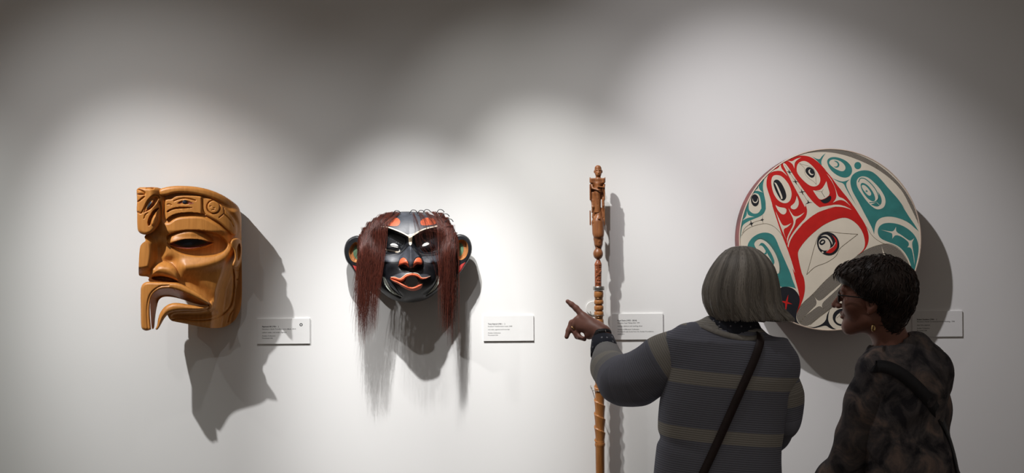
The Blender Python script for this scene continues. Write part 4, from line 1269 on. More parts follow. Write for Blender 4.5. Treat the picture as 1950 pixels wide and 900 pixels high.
# ================================================================== wall labels
m_card = paint('label_card', (0.79, 0.79, 0.785), 0.7, 0.01)
m_ink = paint('label_ink', (0.03, 0.03, 0.032), 0.7, 0.05)
def text_mesh(name, s, size, loc, parent, bold=0.0):
    cu = bpy.data.curves.new(name, 'FONT')
    cu.body = s; cu.size = size; cu.offset = bold; cu.extrude = 0.00005; cu.resolution_u = 2
    tmp = bpy.data.objects.new(name, cu)
    COL.objects.link(tmp)
    dg = bpy.context.evaluated_depsgraph_get()
    me = bpy.data.meshes.new_from_object(tmp.evaluated_get(dg))
    COL.objects.unlink(tmp); bpy.data.objects.remove(tmp); bpy.data.curves.remove(cu)
    me.materials.clear(); me.materials.append(m_ink)
    o = bpy.data.objects.new(name, me)
    COL.objects.link(o)
    o.parent = parent
    o.rotation_euler = (math.pi / 2, 0, 0)
    o.location = Vector(loc) - parent.location
    return o
WS = CAM_D / FPX
LAB = [
    ((490, 606, 590.5, 654), (500, (621, 625.8, 632.0, 638.5, 643.0)), ['Raymond Hill (1956 -   )', 'Northern Haida Transformation Mask, 2010', 'yellow cedar, red oxide, pigment', 'Audain Collection', 'Promised Gift'], [31.5, 64, 46.5, 25, 20],
     'white wall label with a round black symbol, beside the cedar half mask'),
    ((921, 600.5, 1016.5, 648.5), (929.5, (616, 620.5, 626.5, 633, 637.3)), ['Tony Hunt Jr (1961 -   )', 'Kwakiutl Transformation mask, 2008', 'red cedar, pigment and horse hair', 'Audain Collection', 'Promised Gift'], [32.5, 46, 41.5, 24, 19],
     'white wall label without a symbol, between the black mask and the staff'),
    ((1165, 596.5, 1262.5, 646), (1176, (609.5, 614, 620, 626.3, 630.6, 635.2)), ['Fred Davis (1952 - 2014)', 'Northern Cape Talking Stick, 1990', 'walnut, abalone and sterling silver', 'Gallery of Museum Collection', 'Purchased with funds from the Audain Foundation,', '2009.011'], [36.5, 42, 47.5, 41, 69, 12.5],
     'white wall label behind the raised sleeve of the pointing woman'),
    ((1736.5, 591.5, 1832, 640.5), (1745.5, (607.5, 611.5, 618, 624, 628.3)), ['Robert Davidson (1946 -   )', 'Northern Haida Ceremonial Drum Painting, 1996', 'deer hide, pigment', 'Audain Collection', 'Promised Gift'], [38, 72, 25, 24, 19],
     'white wall label partly in shadow right beside the drum'),
]
for (x0, y0, x1, y1), (tx, ys), lines_, widths, lab in LAB:
    c = P((x0 + x1) / 2, y1, 0.0)
    w = (x1 - x0) * WS; h = (y1 - y0) * WS
    r = thing('wall_label', lab, 'label', c)
    V, F = box((c.x - w / 2, -0.0055, c.z), (c.x + w / 2, -0.0003, c.z + h), 0.0006)
    obj_from('card', V, F, m_card, r, smooth=False)
    for i, (s, y, wd) in enumerate(zip(lines_, ys, widths)):
        o = text_mesh('printed_line', s, 0.0062 if i else 0.0070, (c.x - w / 2 + (tx - x0) * WS, -0.00562, c.z + (y1 - y - 1.2) * WS), r, 0.00022 if i == 0 else 0.00004)
        bw = max(v.co.x for v in o.data.vertices)
        k = wd * WS / bw
        o.scale = (k, 1.0, 1.0)
    if 'symbol,' in lab and 'round' in lab:
        cx, cz = c.x - w / 2 + (574 - x0) * WS, c.z + (y1 - 618) * WS
        seg = 28; V = []; F = []
        for rr in (1.45, 3.0):
            for s in range(seg):
                a = 2 * math.pi * s / seg
                V.append((cx + rr * WS * math.cos(a), -0.00564, cz + rr * WS * math.sin(a)))
        F = [(s, (s + 1) % seg, seg + (s + 1) % seg, seg + s) for s in range(seg)]
        obj_from('ring_symbol', V, F, m_ink, r, smooth=False)
# ================================================================== people
from mathutils.bvhtree import BVHTree
PCAM = 5.0          # the figures are laid out 5 m from the lens, then stand PSHIFT further off the wall
PSHIFT = CAM_D - PCAM
m_skin1 = paint('skin_light', (0.27, 0.118, 0.088), 0.5, 0.10, 30, 0.05)
m_skin2 = paint('skin_tan', (0.25, 0.105, 0.072), 0.5, 0.10, 30, 0.05)
m_navy = paint('navy_cotton', (0.020, 0.026, 0.045), 0.8, 0.15, 60)
m_trous = paint('dark_denim', (0.03, 0.035, 0.05), 0.85, 0.2, 60, 0.1)
m_shoe = paint('black_leather_shoe', (0.02, 0.02, 0.02), 0.45, 0.2, 30)
m_gold = paint('yellow_gold', (0.80, 0.56, 0.25), 0.22, 0.05, metallic=1.0)
m_blackp = paint('black_plastic_frame', (0.012, 0.012, 0.013), 0.3, 0.1)
m_strap1 = paint('dark_brown_leather_strap', (0.035, 0.020, 0.020), 0.55, 0.2, 60)
m_strap2 = paint('black_webbing_strap', (0.018, 0.018, 0.022), 0.7, 0.2, 90)

def frame(fwd, roll=0.0, pitch=0.0):
    f = Vector(fwd).normalized(); up = Vector((0, 0, 1)); r = f.cross(up).normalized(); u = r.cross(f)
    M = Matrix((r, f, u)).transposed()
    M = M @ Matrix.Rotation(pitch, 3, 'X') @ Matrix.Rotation(roll, 3, 'Y')
    return np.array(M)
class Head:
    def __init__(s, c, M, k):
        s.c, s.M, s.k = np.array(c, float), M, k
    def w(s, x, y, z):
        return s.c + s.M @ (np.array([x, y, z]) * s.k)
    def loc(s, X, Y, Z):
        x, y, z = X - s.c[0], Y - s.c[1], Z - s.c[2]
        return [(x * s.M[0, i] + y * s.M[1, i] + z * s.M[2, i]) / s.k for i in range(3)]
    def locv(s, V):
        return ((V - s.c) @ s.M) / s.k
    def e(s, c, r):
        return ell(s.w(*c), np.array(r) * s.k, s.M)
    def c2(s, a, b, ra, rb):
        return cone(s.w(*a), s.w(*b), ra * s.k, rb * s.k)
def head_into(v, H):
    A = lambda p, k=0.012, op='u': v.add(p, k * H.k, op)
    A(H.e((0, -0.018, 0.035), (0.074, 0.093, 0.086)), 0.01)
    A(H.e((0, 0.030, -0.028), (0.058, 0.058, 0.086)), 0.04)
    A(H.e((0, 0.066, -0.094), (0.022, 0.020, 0.020)), 0.03)
    A(H.c2((-0.042, 0.005, -0.068), (-0.014, 0.066, -0.098), 0.020, 0.016), 0.03)
    A(H.c2((0.042, 0.005, -0.068), (0.014, 0.066, -0.098), 0.020, 0.016), 0.03)
    for s in (-1, 1):
        A(H.e((s * 0.040, 0.056, -0.020), (0.026, 0.026, 0.026)), 0.03)
        A(H.e((s * 0.031, 0.094, 0.014), (0.018, 0.012, 0.012)), 0.012, 's')
    A(H.c2((-0.036, 0.080, 0.034), (0.036, 0.080, 0.034), 0.011, 0.011), 0.02)
    A(H.c2((0, 0.086, 0.022), (0, 0.116, -0.022), 0.0075, 0.0105), 0.012)
    for s in (-1, 1):
        A(H.e((s * 0.012, 0.101, -0.025), (0.009, 0.010, 0.008)), 0.008)
        A(H.e((s * 0.031, 0.079, 0.014), (0.0125, 0.0125, 0.0125)), 0.003)
        A(H.c2((s * 0.019, 0.0865, 0.021), (s * 0.043, 0.0815, 0.020), 0.004, 0.0035), 0.004)
    A(H.c2((-0.020, 0.083, -0.050), (0.020, 0.083, -0.050), 0.0065, 0.0065), 0.008)
    A(H.e((0, 0.092, -0.049), (0.014, 0.007, 0.006)), 0.006)
    A(H.e((0, 0.090, -0.062), (0.016, 0.008, 0.0065)), 0.006)
    A(H.c2((-0.020, 0.0965, -0.0555), (0.020, 0.0965, -0.0555), 0.0015, 0.0015), 0.004, 's')
    for s in (-1, 1):
        A(H.e((s * 0.074, -0.012, -0.008), (0.010, 0.020, 0.032)), 0.008)
        A(H.e((s * 0.082, -0.006, -0.004), (0.006, 0.011, 0.019)), 0.006, 's')
        A(H.e((s * 0.074, -0.004, -0.036), (0.007, 0.009, 0.010)), 0.006)

def wav(X, Y, Z, seeds, f0):
    o = 0
    for i in range(len(seeds)):
        r = np.random.default_rng(seeds[i]); k = r.normal(0, 1, 3) * f0; ph = r.random() * 6.28
        o = o + np.sin(X * k[0] + Y * k[1] + Z * k[2] + ph)
    return o / len(seeds)

def torus(c, M, R, r, n=36, sides=8, sx=1.0):
    a = np.linspace(0, 2 * np.pi, n, endpoint=False)
    p = np.stack([R * sx * np.cos(a), R * np.sin(a), 0 * a], 1) @ np.array(M).T + np.array(c)
    return tubes(p[None], np.full((1, n), r), sides, closed=True)

def strap_ribbon(bvh, pts_back, pts_front, width, thick, off=0.003):
    """pts: (x, z) along a shoulder strap; cast onto the clothing from behind and from the front"""
    path, nrm = [], []
    for (x, z), s in [(p, -1) for p in pts_back] + [(p, 1) for p in pts_front]:
        hit, n, _, _ = bvh.ray_cast(Vector((x, s * 3.0 - 0.6, z)), Vector((0, -s, 0)))
        if hit is None:
            continue
        path.append(np.array(hit) + np.array(n) * off); nrm.append(np.array(n))
    path = spline(path, 90); nrm = spline(nrm, 90); nrm /= np.linalg.norm(nrm, axis=1, keepdims=True)
    for _ in range(4):
        path[1:-1] = (path[:-2] + path[2:] + 2 * path[1:-1]) / 4
    t = np.gradient(path, axis=0); t /= np.linalg.norm(t, axis=1, keepdims=True)
    w = np.cross(t, nrm); w /= np.linalg.norm(w, axis=1, keepdims=True)
    V = np.stack([path + w * width / 2 - nrm * thick, path + w * width / 2 + nrm * thick, path - w * width / 2 + nrm * thick, path - w * width / 2 - nrm * thick], 1).reshape(-1, 3)
    n = len(path); F = []
    for i in range(n - 1):
        for k in range(4):
            F.append((i * 4 + k, i * 4 + (k + 1) % 4, (i + 1) * 4 + (k + 1) % 4, (i + 1) * 4 + k))
    F += [(3, 2, 1, 0), tuple((n - 1) * 4 + k for k in range(4))]
    return V, F, path

def add_attr(o, name, vals):
    a = o.data.attributes.new(name, 'FLOAT', 'POINT')
    a.data.foreach_set('value', np.asarray(vals, np.float32))

def legs_into(v, hx, hy, hz, sep, r0, r1, r2, k=0.03, feet=False, off=0.0):
    for s in (-1, 1):
        v.add(cone((hx + s * sep * 0.75, hy, hz), (hx + s * sep, hy - 0.01, 0.48), r0 + off, r1 + off), k)
        v.add(cone((hx + s * sep, hy - 0.01, 0.48), (hx + s * sep, hy - 0.02, 0.09), r1 + off, r2 + off), k)
        if feet:
            v.add(cone((hx + s * sep, hy - 0.03, 0.045), (hx + s * (sep + 0.02), hy + 0.14, 0.035), 0.036, 0.028), 0.02)
def shoes(parent, hx, hy, sep, fwd, mat):
    for s in (-1, 1):
        c = np.array([hx + s * sep, hy - 0.02, 0.0])
        f = np.array([fwd[0], fwd[1], 0.0]); f /= np.linalg.norm(f)
        a = c - f * 0.05; b = c + f * 0.16
        v = Vol(axis(min(a[0], b[0]) - 0.07, max(a[0], b[0]) + 0.07, 0.006), axis(min(a[1], b[1]) - 0.07, max(a[1], b[1]) + 0.07, 0.006), axis(-0.012, 0.13, 0.006))
        v.add(cone(a + (0, 0, 0.045), b + (0, 0, 0.032), 0.046, 0.036), 0.02)
        v.add(cone(a + (0, 0, 0.05), a + (0, 0, 0.10), 0.045, 0.046), 0.03)
        v.cut(lambda X, Y, Z: 0.001 - Z + 0 * X + 0 * Y)
        V, F = v.mesh()
        obj_from('shoe', V, F, mat, parent)

# ------------------------------------------------------------------ woman with the grey bob
D1 = 0.62
w1 = lambda px, py, d=D1: PN(px, py, d, PCAM)
def cloth_knit(name):
    m, nt, b = new_mat(name)
    at = nt.nodes.new('ShaderNodeAttribute'); at.attribute_name = 'band'
    rp = nt.nodes.new('ShaderNodeValToRGB'); rp.color_ramp.interpolation = 'CONSTANT'
    nt.links.new(at.outputs['Fac'], rp.inputs['Fac'])
    rib = nt.nodes.new('ShaderNodeMath'); rib.operation = 'MULTIPLY'; rib.inputs[1].default_value = 2 * math.pi / 0.0066
    nt.links.new(at.outputs['Fac'], rib.inputs[0])
    sn = nt.nodes.new('ShaderNodeMath'); sn.operation = 'SINE'
    nt.links.new(rib.outputs[0], sn.inputs[0])
    tc = nt.nodes.new('ShaderNodeTexCoord')
    nz = nt.nodes.new('ShaderNodeTexNoise'); nz.inputs['Scale'].default_value = 350; nz.inputs['Detail'].default_value = 3
    nt.links.new(tc.outputs['Object'], nz.inputs['Vector'])
    ad = nt.nodes.new('ShaderNodeMath'); ad.operation = 'MULTIPLY_ADD'; ad.inputs[1].default_value = 0.9
    nt.links.new(nz.outputs['Fac'], ad.inputs[0]); nt.links.new(sn.outputs[0], ad.inputs[2])
    bp = nt.nodes.new('ShaderNodeBump'); bp.inputs['Strength'].default_value = 0.40; bp.inputs['Distance'].default_value = 0.0013
    nt.links.new(ad.outputs[0], bp.inputs['Height']); nt.links.new(bp.outputs['Normal'], b.inputs['Normal'])
    mx = nt.nodes.new('ShaderNodeMix'); mx.data_type = 'RGBA'; mx.blend_type = 'MULTIPLY'
    gr = nt.nodes.new('ShaderNodeMapRange'); gr.inputs['From Min'].default_value = -1; gr.inputs['From Max'].default_value = 1; gr.inputs['To Min'].default_value = 0.82; gr.inputs['To Max'].default_value = 1.08
    nt.links.new(sn.outputs[0], gr.inputs['Value'])
    mx.inputs['Factor'].default_value = 1.0
    nt.links.new(rp.outputs['Color'], mx.inputs['A']); nt.links.new(gr.outputs['Result'], mx.inputs['B'])
    nt.links.new(mx.outputs['Result'], b.inputs['Base Color'])
    b.inputs['Roughness'].default_value = 0.95
    b.inputs['Specular IOR Level'].default_value = 0.1
    return m, rp.color_ramp
def set_bands(cr, bands):
    """bands: list of (position, colour) with rising position"""
    while len(cr.elements) > 1:
        cr.elements.remove(cr.elements[-1])
    cr.elements[0].position = 0; cr.elements[0].color = (*bands[0][1], 1)
    for p, c in bands[1:]:
        e = cr.elements.new(p); e.color = (*c, 1)
SLATE, TAUPE, MID = (0.265, 0.28, 0.345), (0.45, 0.435, 0.405), (0.36, 0.36, 0.365)

hipx, hipy = w1(1366, 900)[0], -D1
HD1 = Head(w1(1413, 556, 0.61), frame((-0.22, 1.0, 0.02)), 0.93)
P1_IDX = [(1111, 602, .30), (1097, 586.5, .288), (1088.5, 579.3, .284), (1080.8, 573.4, .282)]
P1_MID = [(1101, 608, .296), (1089, 614.5, .284), (1083, 629, .288), (1079, 641, .294)]
P1_RNG = [(1098, 616, .297), (1091.5, 627, .286), (1099, 640, .296), (1113, 645.5, .306)]
P1_PKY = [(1104, 624, .302), (1099, 633, .296), (1103.5, 641.5, .308), (1110, 643.5, .316)]
P1_THB = [(1133, 627, .312), (1117, 619, .286), (1107, 613, .276), (1101, 609, .272)]
wr = w1(1147, 634, 0.338)
ax = axis(0.12, 1.00, 0.010, [(0.165, 0.345, 0.0022), (HD1.c[0] - 0.09, HD1.c[0] + 0.09, 0.0045)])
ay = axis(-0.86, -0.22, 0.010, [(-0.375, -0.255, 0.0022), (HD1.c[1] - 0.11, HD1.c[1] + 0.12, 0.0045)])
az = axis(-0.02, 1.62, 0.010, [(1.255, 1.425, 0.0022), (HD1.c[2] - 0.12, HD1.c[2] + 0.12, 0.0045)])
v = Vol(ax, ay, az)
# torso, legs
v.add(cone(w1(1366, 905), w1(1374, 800), 0.115, 0.095), 0.03); v.add(cone(w1(1374, 800), w1(1390, 710), 0.095, 0.088), 0.04)
v.add(cone(w1(1322, 672), w1(1468, 700), 0.045, 0.045), 0.05); v.add(cone(w1(1395, 660), w1(1408, 596, 0.615), 0.056, 0.050), 0.04)
legs_into(v, hipx, hipy, 0.88, 0.085, 0.078, 0.055, 0.040, 0.03, True)
# arms
EL, WRS = w1(1180, 728, 0.53), wr
v.add(cone(w1(1306, 668, 0.61), EL, 0.050, 0.040), 0.03)
v.add(cone(EL, w1(1154, 670, 0.385), 0.036, 0.028), 0.02); v.add(cone(w1(1154, 670, 0.385), WRS, 0.028, 0.0255), 0.02)
RE, RW = w1(1494, 792, 0.60), w1(1452, 856, 0.44)
v.add(cone(w1(1484, 706, 0.62), RE, 0.045, 0.036), 0.03); v.add(cone(RE, RW, 0.036, 0.026), 0.02)
v.add(cone(RW, w1(1440, 850, 0.385), 0.026, 0.030), 0.02)
for i in range(4):
    v.add(cone(w1(1440 - 6 * i + 8, 846 + 3 * i, 0.385), w1(1425 - 6 * i + 8, 852 + 4 * i, 0.32), 0.011, 0.008), 0.006)
v.add(cone(w1(1452, 842, 0.40), w1(1460, 836, 0.34), 0.013, 0.009), 0.008)
# pointing hand
v.add(cone(WRS, w1(1134, 626, 0.322), 0.0255, 0.024), 0.015)
for q, r in ((P1_IDX[0], .0135), (P1_MID[0], .0135), (P1_RNG[0], .013), (P1_PKY[0], .0125)):
    v.add(cone(w1(1138, 628, 0.325), w1(*q), 0.020, r), 0.012)
v.add(cone(w1(1138, 632, 0.325), w1(1122, 637, 0.315), 0.020, 0.0155), 0.010)
v.add(cone(w1(1140, 622, 0.318), w1(1114, 605, 0.302), 0.017, 0.012), 0.010)
for q, rr in ((P1_IDX, (.0118, .0100, .0088, .0068)), (P1_MID, (.0115, .0102, .0092, .0072)), (P1_RNG, (.0108, .0098, .0088, .0068)), (P1_PKY, (.0098, .0086, .0076, .0062)), (P1_THB, (.0140, .0118, .0105, .0085))):
    for i in range(3):
        v.add(cone(w1(*q[i]), w1(*q[i + 1]), rr[i], rr[i + 1]), 0.0045)
head_into(v, HD1)
V, F = v.mesh()
pers1 = obj_from('person', V, F, m_skin1, origin=(hipx, hipy, 0.0))
tag(pers1, 'person with a chin-length grey bob and striped knit sweater, pointing with one hand', 'person')

# hair: solid bob under flowing strands
rowsH = [(468.0, 1412, 4), (470, 1412, 18), (475, 1413, 30), (482, 1413.5, 39), (490, 1414, 47), (500, 1414, 54.5), (511, 1413.5, 61), (522, 1412.5, 65.5), (534.5, 1411.5, 69.5), (545, 1411, 72), (556, 1411, 73.3), (566, 1412, 73.3), (575, 1413.5, 73), (585, 1417.5, 72.5), (594, 1422, 72.5), (601, 1427, 73), (606, 1430, 73.5)]
HDd = 0.605
hs = (PCAM - HDd) / FPX
rows = []
for y, cx, hw in rowsH:
    c = w1(cx, y, HDd)
    b = 0.118 * math.sqrt(max(0.02, 1 - ((min(y, 545) - 545) / 79.0) ** 2))
    rows.append((c[2], c[0], -HDd, hw * hs, b))
v = Vol(axis(rows[-1][1] - 0.16, rows[-1][1] + 0.15, 0.004), axis(-0.76, -0.45, 0.004), axis(rows[-1][0] - 0.02, rows[0][0] + 0.02, 0.004))
v.add(loft(rows, 2.05), 0.004, pad=0.03)
PH = lambda X, Y: np.arctan2(Y + HDd, X - HD1.c[0])
Xg, Yg, Zg = v.ax[:, None, None], v.ay[None, :, None], v.az[None, None, :]
lowf = ss(HD1.c[2] + 0.05, HD1.c[2] - 0.08, Zg)
v.f += ((0.0030 * np.sin(PH(Xg, Yg) * 17 + 9 * Zg) + 0.0022 * np.sin(PH(Xg, Yg) * 31 - 16 * Zg + 1)) * (0.25 + lowf)).astype(np.float32)
v.add(HD1.e((0, 0.125, -0.030), (0.055, 0.075, 0.085)), 0.02, 's')           # opening for the face
v.add(HD1.e((0, 0.0, -0.100), (0.066, 0.080, 0.075)), 0.02, 's')             # hollow at the neck
V, F = v.mesh()
m_grey = bpy.data.materials.new('grey_hair'); m_grey.use_nodes = True
def hair_nodes(m, c0, c1, rough, stretch=True):
    nt = m.node_tree; b = nt.nodes['Principled BSDF']
    at = nt.nodes.new('ShaderNodeAttribute'); at.attribute_name = 'tone'
    rp = nt.nodes.new('ShaderNodeValToRGB'); rp.color_ramp.elements[0].color = (*c0, 1); rp.color_ramp.elements[1].color = (*c1, 1)
    nt.links.new(at.outputs['Fac'], rp.inputs['Fac']); nt.links.new(rp.outputs['Color'], b.inputs['Base Color'])
    b.inputs['Roughness'].default_value = rough
hair_nodes(m_grey, (0.20, 0.185, 0.165), (0.58, 0.54, 0.48), 0.45)
o = obj_from('hair', V, F, m_grey, pers1)
add_attr(o, 'tone', 0.25 + 0.2 * np.sin(PH(V[:, 0], V[:, 1]) * 17 + 9 * V[:, 2]))
hair1 = o
S, n = 1500, 16
R = np.array(sorted(rows))
phi = RNG.uniform(0, 2 * np.pi, S)
keep = ~((np.sin(phi) > 0.55))                                               # face side stays open (towards the wall)
phi = phi[keep]; S = len(phi)
zt = R[-1, 0] - 0.001 - 0.05 * RNG.random((S, 1)) ** 2; zb_ = R[0, 0] - 0.004 + 0.010 * RNG.random((S, 1))
zb_ = zb_ - 0.006 * (np.cos(phi)[:, None] > 0.6)
tt = np.linspace(0, 1, n)[None, :]
zz = zt + (zb_ - zt) * tt
ph = phi[:, None] + 0.10 * np.sin(tt * 3 + RNG.random((S, 1)) * 6) * tt + 0.05 * RNG.normal(0, 1, (S, 1)) * tt
cx, cy, aa, bb = [np.interp(zz, R[:, 0], R[:, i]) for i in (1, 2, 3, 4)]
off = 1.0 + (0.003 + 0.010 * (np.sin(phi * 17) * 0.5 + 0.5)[:, None] * tt + 0.012 * RNG.random((S, 1)) * tt)
flick = 0.012 * ss(0.82, 1, tt) * (np.cos(phi)[:, None] > 0.75)
paths = np.stack([cx + aa * off * np.cos(ph) + flick, cy + bb * off * np.sin(ph), zz], -1)
tone = np.clip(0.5 + 0.25 * np.sin(phi * 17) + 0.18 * np.sin(phi * 7 + 1) + RNG.normal(0, 0.15, S), 0, 1)
rad = np.tile(np.interp(tt[0], [0, 0.8, 1], [0.0011, 0.0011, 0.0004]), (S, 1))
hs1 = hair_mesh('hair_strands', paths, rad, m_grey, hair1, 3, tone)
hs1['kind'] = 'stuff'

# sweater body
rows = []
for y, cx, hw, b in ((598, 1398, 40, .055), (608, 1392, 62, .070), (622, 1386, 88, .085), (645, 1388, 108, .100), (680, 1390, 118, .112), (720, 1388, 122, .120), (760, 1381, 122, .122), (800, 1375, 120, .124), (850, 1370, 119, .128), (900, 1368, 121, .136), (950, 1367, 124, .142), (985, 1367, 124, .142)):
    c = w1(cx, y); rows.append((c[2], c[0], -D1, hw * (PCAM - D1) / FPX, b))
zlo, zhi = rows[-1][0], rows[0][0]
v = Vol(axis(rows[-1][1] - 0.28, rows[-1][1] + 0.33, 0.006), axis(-0.80, -0.44, 0.006), axis(zlo - 0.02, 1.43, 0.006))
v.add(loft([r for r in rows if r[0] < w1(1390, 640)[2]], 2.5), 0.01, pad=0.03)
SHL, SHR, NK = w1(1312, 656, 0.61), w1(1482, 702, 0.615), w1(1393, 642, 0.612)
v.add(cone(SHL, NK, 0.066, 0.060), 0.05); v.add(cone(NK, SHR, 0.060, 0.056), 0.05)
v.add(cone(w1(1378, 636, 0.61), w1(1412, 648, 0.61), 0.066, 0.062), 0.04)
Xg, Yg, Zg = v.ax[:, None, None], v.ay[None, :, None], v.az[None, None, :]
v.f += (0.0045 * wav(Xg, Yg, Zg, (1, 2, 3, 4), 18)).astype(np.float32)
v.f += (0.006 * np.exp(-((Zg - w1(1370, 860)[2] + 0.25 * (Xg - hipx)) / 0.016) ** 2) * ss(hipx - 0.02, hipx - 0.16, Xg)).astype(np.float32)
NC, NM = w1(1396, 622, 0.595), frame((0.05, 0.35, 1.0))
v.add(cone(w1(1390, 622, 0.622), w1(1404, 575, 0.62), 0.066, 0.095), 0.006, 's')
V, F = v.mesh()
ms1, cr = cloth_knit('striped_knit_torso')
bandt = lambda V: (V[:, 2] - 0.60) + 0.095 * (V[:, 0] - w1(1388, 720)[0])
bz = lambda py: w1(1388, py)[2] - 0.60
set_bands(cr, [(0, SLATE), (bz(836), TAUPE), (bz(814), SLATE), (bz(733), TAUPE), (bz(706), SLATE), (bz(628), TAUPE)])
sweater = obj_from('sweater', V, F, ms1, pers1)
add_attr(sweater, 'band', bandt(V))
bvh1 = BVHTree.FromPolygons([Vector(p) for p in V.tolist()], F.tolist())
nb = [w1(x, y)[[0, 2]] for x, y in ((1336, 619), (1352, 626), (1372, 633), (1392, 638), (1412, 641), (1430, 641), (1442, 638))]
V, F, _ = strap_ribbon(bvh1, nb, [], 0.017, 0.0022, 0.0015)
obj_from('neckband', V, F, paint('taupe_rib_knit', TAUPE, 0.95, 0.12, 120, 0.3), sweater)
# sleeves
def sleeve(parent, chain, cutp, cutn, mat, band_sign=1, seeds=(5, 6, 7), amp=0.004, step=0.005, name='sleeve', start_cut=None, extra=None):
    pts = np.array([c[0] for c in chain]); rr = [c[1] for c in chain]
    lo = pts.min(0) - 0.10; hi = pts.max(0) + 0.10
    v = Vol(axis(lo[0], hi[0], step), axis(lo[1], hi[1], step), axis(lo[2], hi[2], step))
    for i in range(len(pts) - 1):
        v.add(cone(pts[i], pts[i + 1], rr[i], rr[i + 1]), 0.05)
    if extra:
        extra(v)
    Xg, Yg, Zg = v.ax[:, None, None], v.ay[None, :, None], v.az[None, None, :]
    v.f += (amp * wav(Xg, Yg, Zg, seeds, 28)).astype(np.float32)
    v.cut(lambda X, Y, Z: (X - cutp[0]) * cutn[0] + (Y - cutp[1]) * cutn[1] + (Z - cutp[2]) * cutn[2])
    V, F = v.mesh()
    # position along the arm
    L = np.concatenate([[0], np.cumsum(np.linalg.norm(np.diff(pts, axis=0), axis=1))])
    best = np.full(len(V), 1e9); s = np.zeros(len(V))
    for i in range(len(pts) - 1):
        a, b = pts[i], pts[i + 1]; ab = b - a; t = np.clip((V - a) @ ab / (ab @ ab), 0, 1)
        d = np.linalg.norm(V - a - t[:, None] * ab, axis=1)
        m = d < best
        s[m] = (L[i] + t * (L[i + 1] - L[i]))[m]; best[m] = d[m]
    for i in range(1, len(pts) - 1):       # soften the jump at the joints
        pass
    o = obj_from(name, V, F, mat, parent)
    add_attr(o, 'band', s)
    return o, V, F
ms2, cr = cloth_knit('striped_knit_sleeve')
set_bands(cr, [(0, SLATE), (0.050, TAUPE), (0.112, SLATE), (0.315, MID), (0.345, TAUPE), (0.375, MID)])
ce, cs = w1(1150.0, 665, 0.368), w1(1158, 690, 0.40)
cn = (ce - cs) / np.linalg.norm(ce - cs)
sl1, _, _ = sleeve(sweater, [(w1(1322, 654, 0.61), 0.066), (w1(1262, 691, 0.585), 0.073), (w1(1214, 722, 0.55), 0.072), (w1(1182, 727, 0.52), 0.062), (w1(1160, 698, 0.44), 0.049), (w1(1150, 658, 0.360), 0.043)], ce, cn, ms2)
rw = w1(1456, 850, 0.455); rn = (rw - RE) / np.linalg.norm(rw - RE)
sl2, _, _ = sleeve(sweater, [(w1(1478, 700, 0.615), 0.058), (w1(1489, 750, 0.61), 0.053), (w1(1492, 796, 0.60), 0.047), (w1(1474, 826, 0.52), 0.043), (w1(1450, 856, 0.44), 0.038)], rw, rn, ms2, seeds=(8, 9, 10))
# shirt collar and cuff, navy with pale dots
def dotted(name):
    m, nt, b = new_mat(name)
    tc = nt.nodes.new('ShaderNodeTexCoord')
    vo = nt.nodes.new('ShaderNodeTexVoronoi'); vo.inputs['Scale'].default_value = 62; vo.inputs['Randomness'].default_value = 0.25
    nt.links.new(tc.outputs['Object'], vo.inputs['Vector'])
    rp = nt.nodes.new('ShaderNodeValToRGB'); rp.color_ramp.interpolation = 'CONSTANT'
    rp.color_ramp.elements[0].color = (0.26, 0.26, 0.30, 1); rp.color_ramp.elements[1].color = (0.022, 0.026, 0.042, 1); rp.color_ramp.elements[1].position = 0.20
    nt.links.new(vo.outputs['Distance'], rp.inputs['Fac']); nt.links.new(rp.outputs['Color'], b.inputs['Base Color'])
    b.inputs['Roughness'].default_value = 0.8
    return m
m_dot = dotted('navy_dotted_cotton')
def cuff_mesh(c0, c1, r0, r1, thick=0.003, seg=40, flat=1.0):
    t = (c1 - c0) / np.linalg.norm(c1 - c0)
    u = np.cross(t, (0.1, 1, 0.2)); u /= np.linalg.norm(u); w = np.cross(t, u)
    V, F = [], []
    prof_ = [(0, r0), (0.5, (r0 + r1) / 2 + 0.002), (1, r1), (1, r1 - thick), (0.5, (r0 + r1) / 2 + 0.002 - thick), (0, r0 - thick)]
    for f, r in prof_:
        for s in range(seg):
            a = 2 * math.pi * s / seg; rr = r * (1 + 0.02 * math.sin(3 * a + 5 * f))
            V.append(c0 + (c1 - c0) * f + rr * (math.cos(a) * u + flat * math.sin(a) * w))
    n = len(prof_)
    for i in range(n):
        j = (i + 1) % n
        for s in range(seg):
            F.append((i * seg + s, i * seg + (s + 1) % seg, j * seg + (s + 1) % seg, j * seg + s))
    return V, F
V, F = cuff_mesh(w1(1152.5, 674, 0.382), w1(1147.5, 644, 0.348), 0.0475, 0.0365)
obj_from('shirt_cuff', V, F, m_dot, pers1)
v = Vol(axis(rows[0][1] - 0.12, rows[0][1] + 0.14, 0.004), axis(-0.72, -0.48, 0.004), axis(1.29, 1.44, 0.004))
v.add(cone(w1(1391, 644, 0.618), w1(1400, 598, 0.612), 0.076, 0.064), 0.01)
v.add(cone(w1(1352, 628, 0.62), w1(1430, 634, 0.62), 0.034, 0.034), 0.03)
v.add(cone(w1(1394, 650, 0.60), w1(1406, 560, 0.60), 0.066, 0.058), 0.006, 's')
v.cut(lambda X, Y, Z: Z - w1(1395, 604)[2] + 0.10 * (X - w1(1395, 604)[0]) + 0 * Y)
V, F = v.mesh()
obj_from('shirt_collar', V, F, m_dot, pers1)
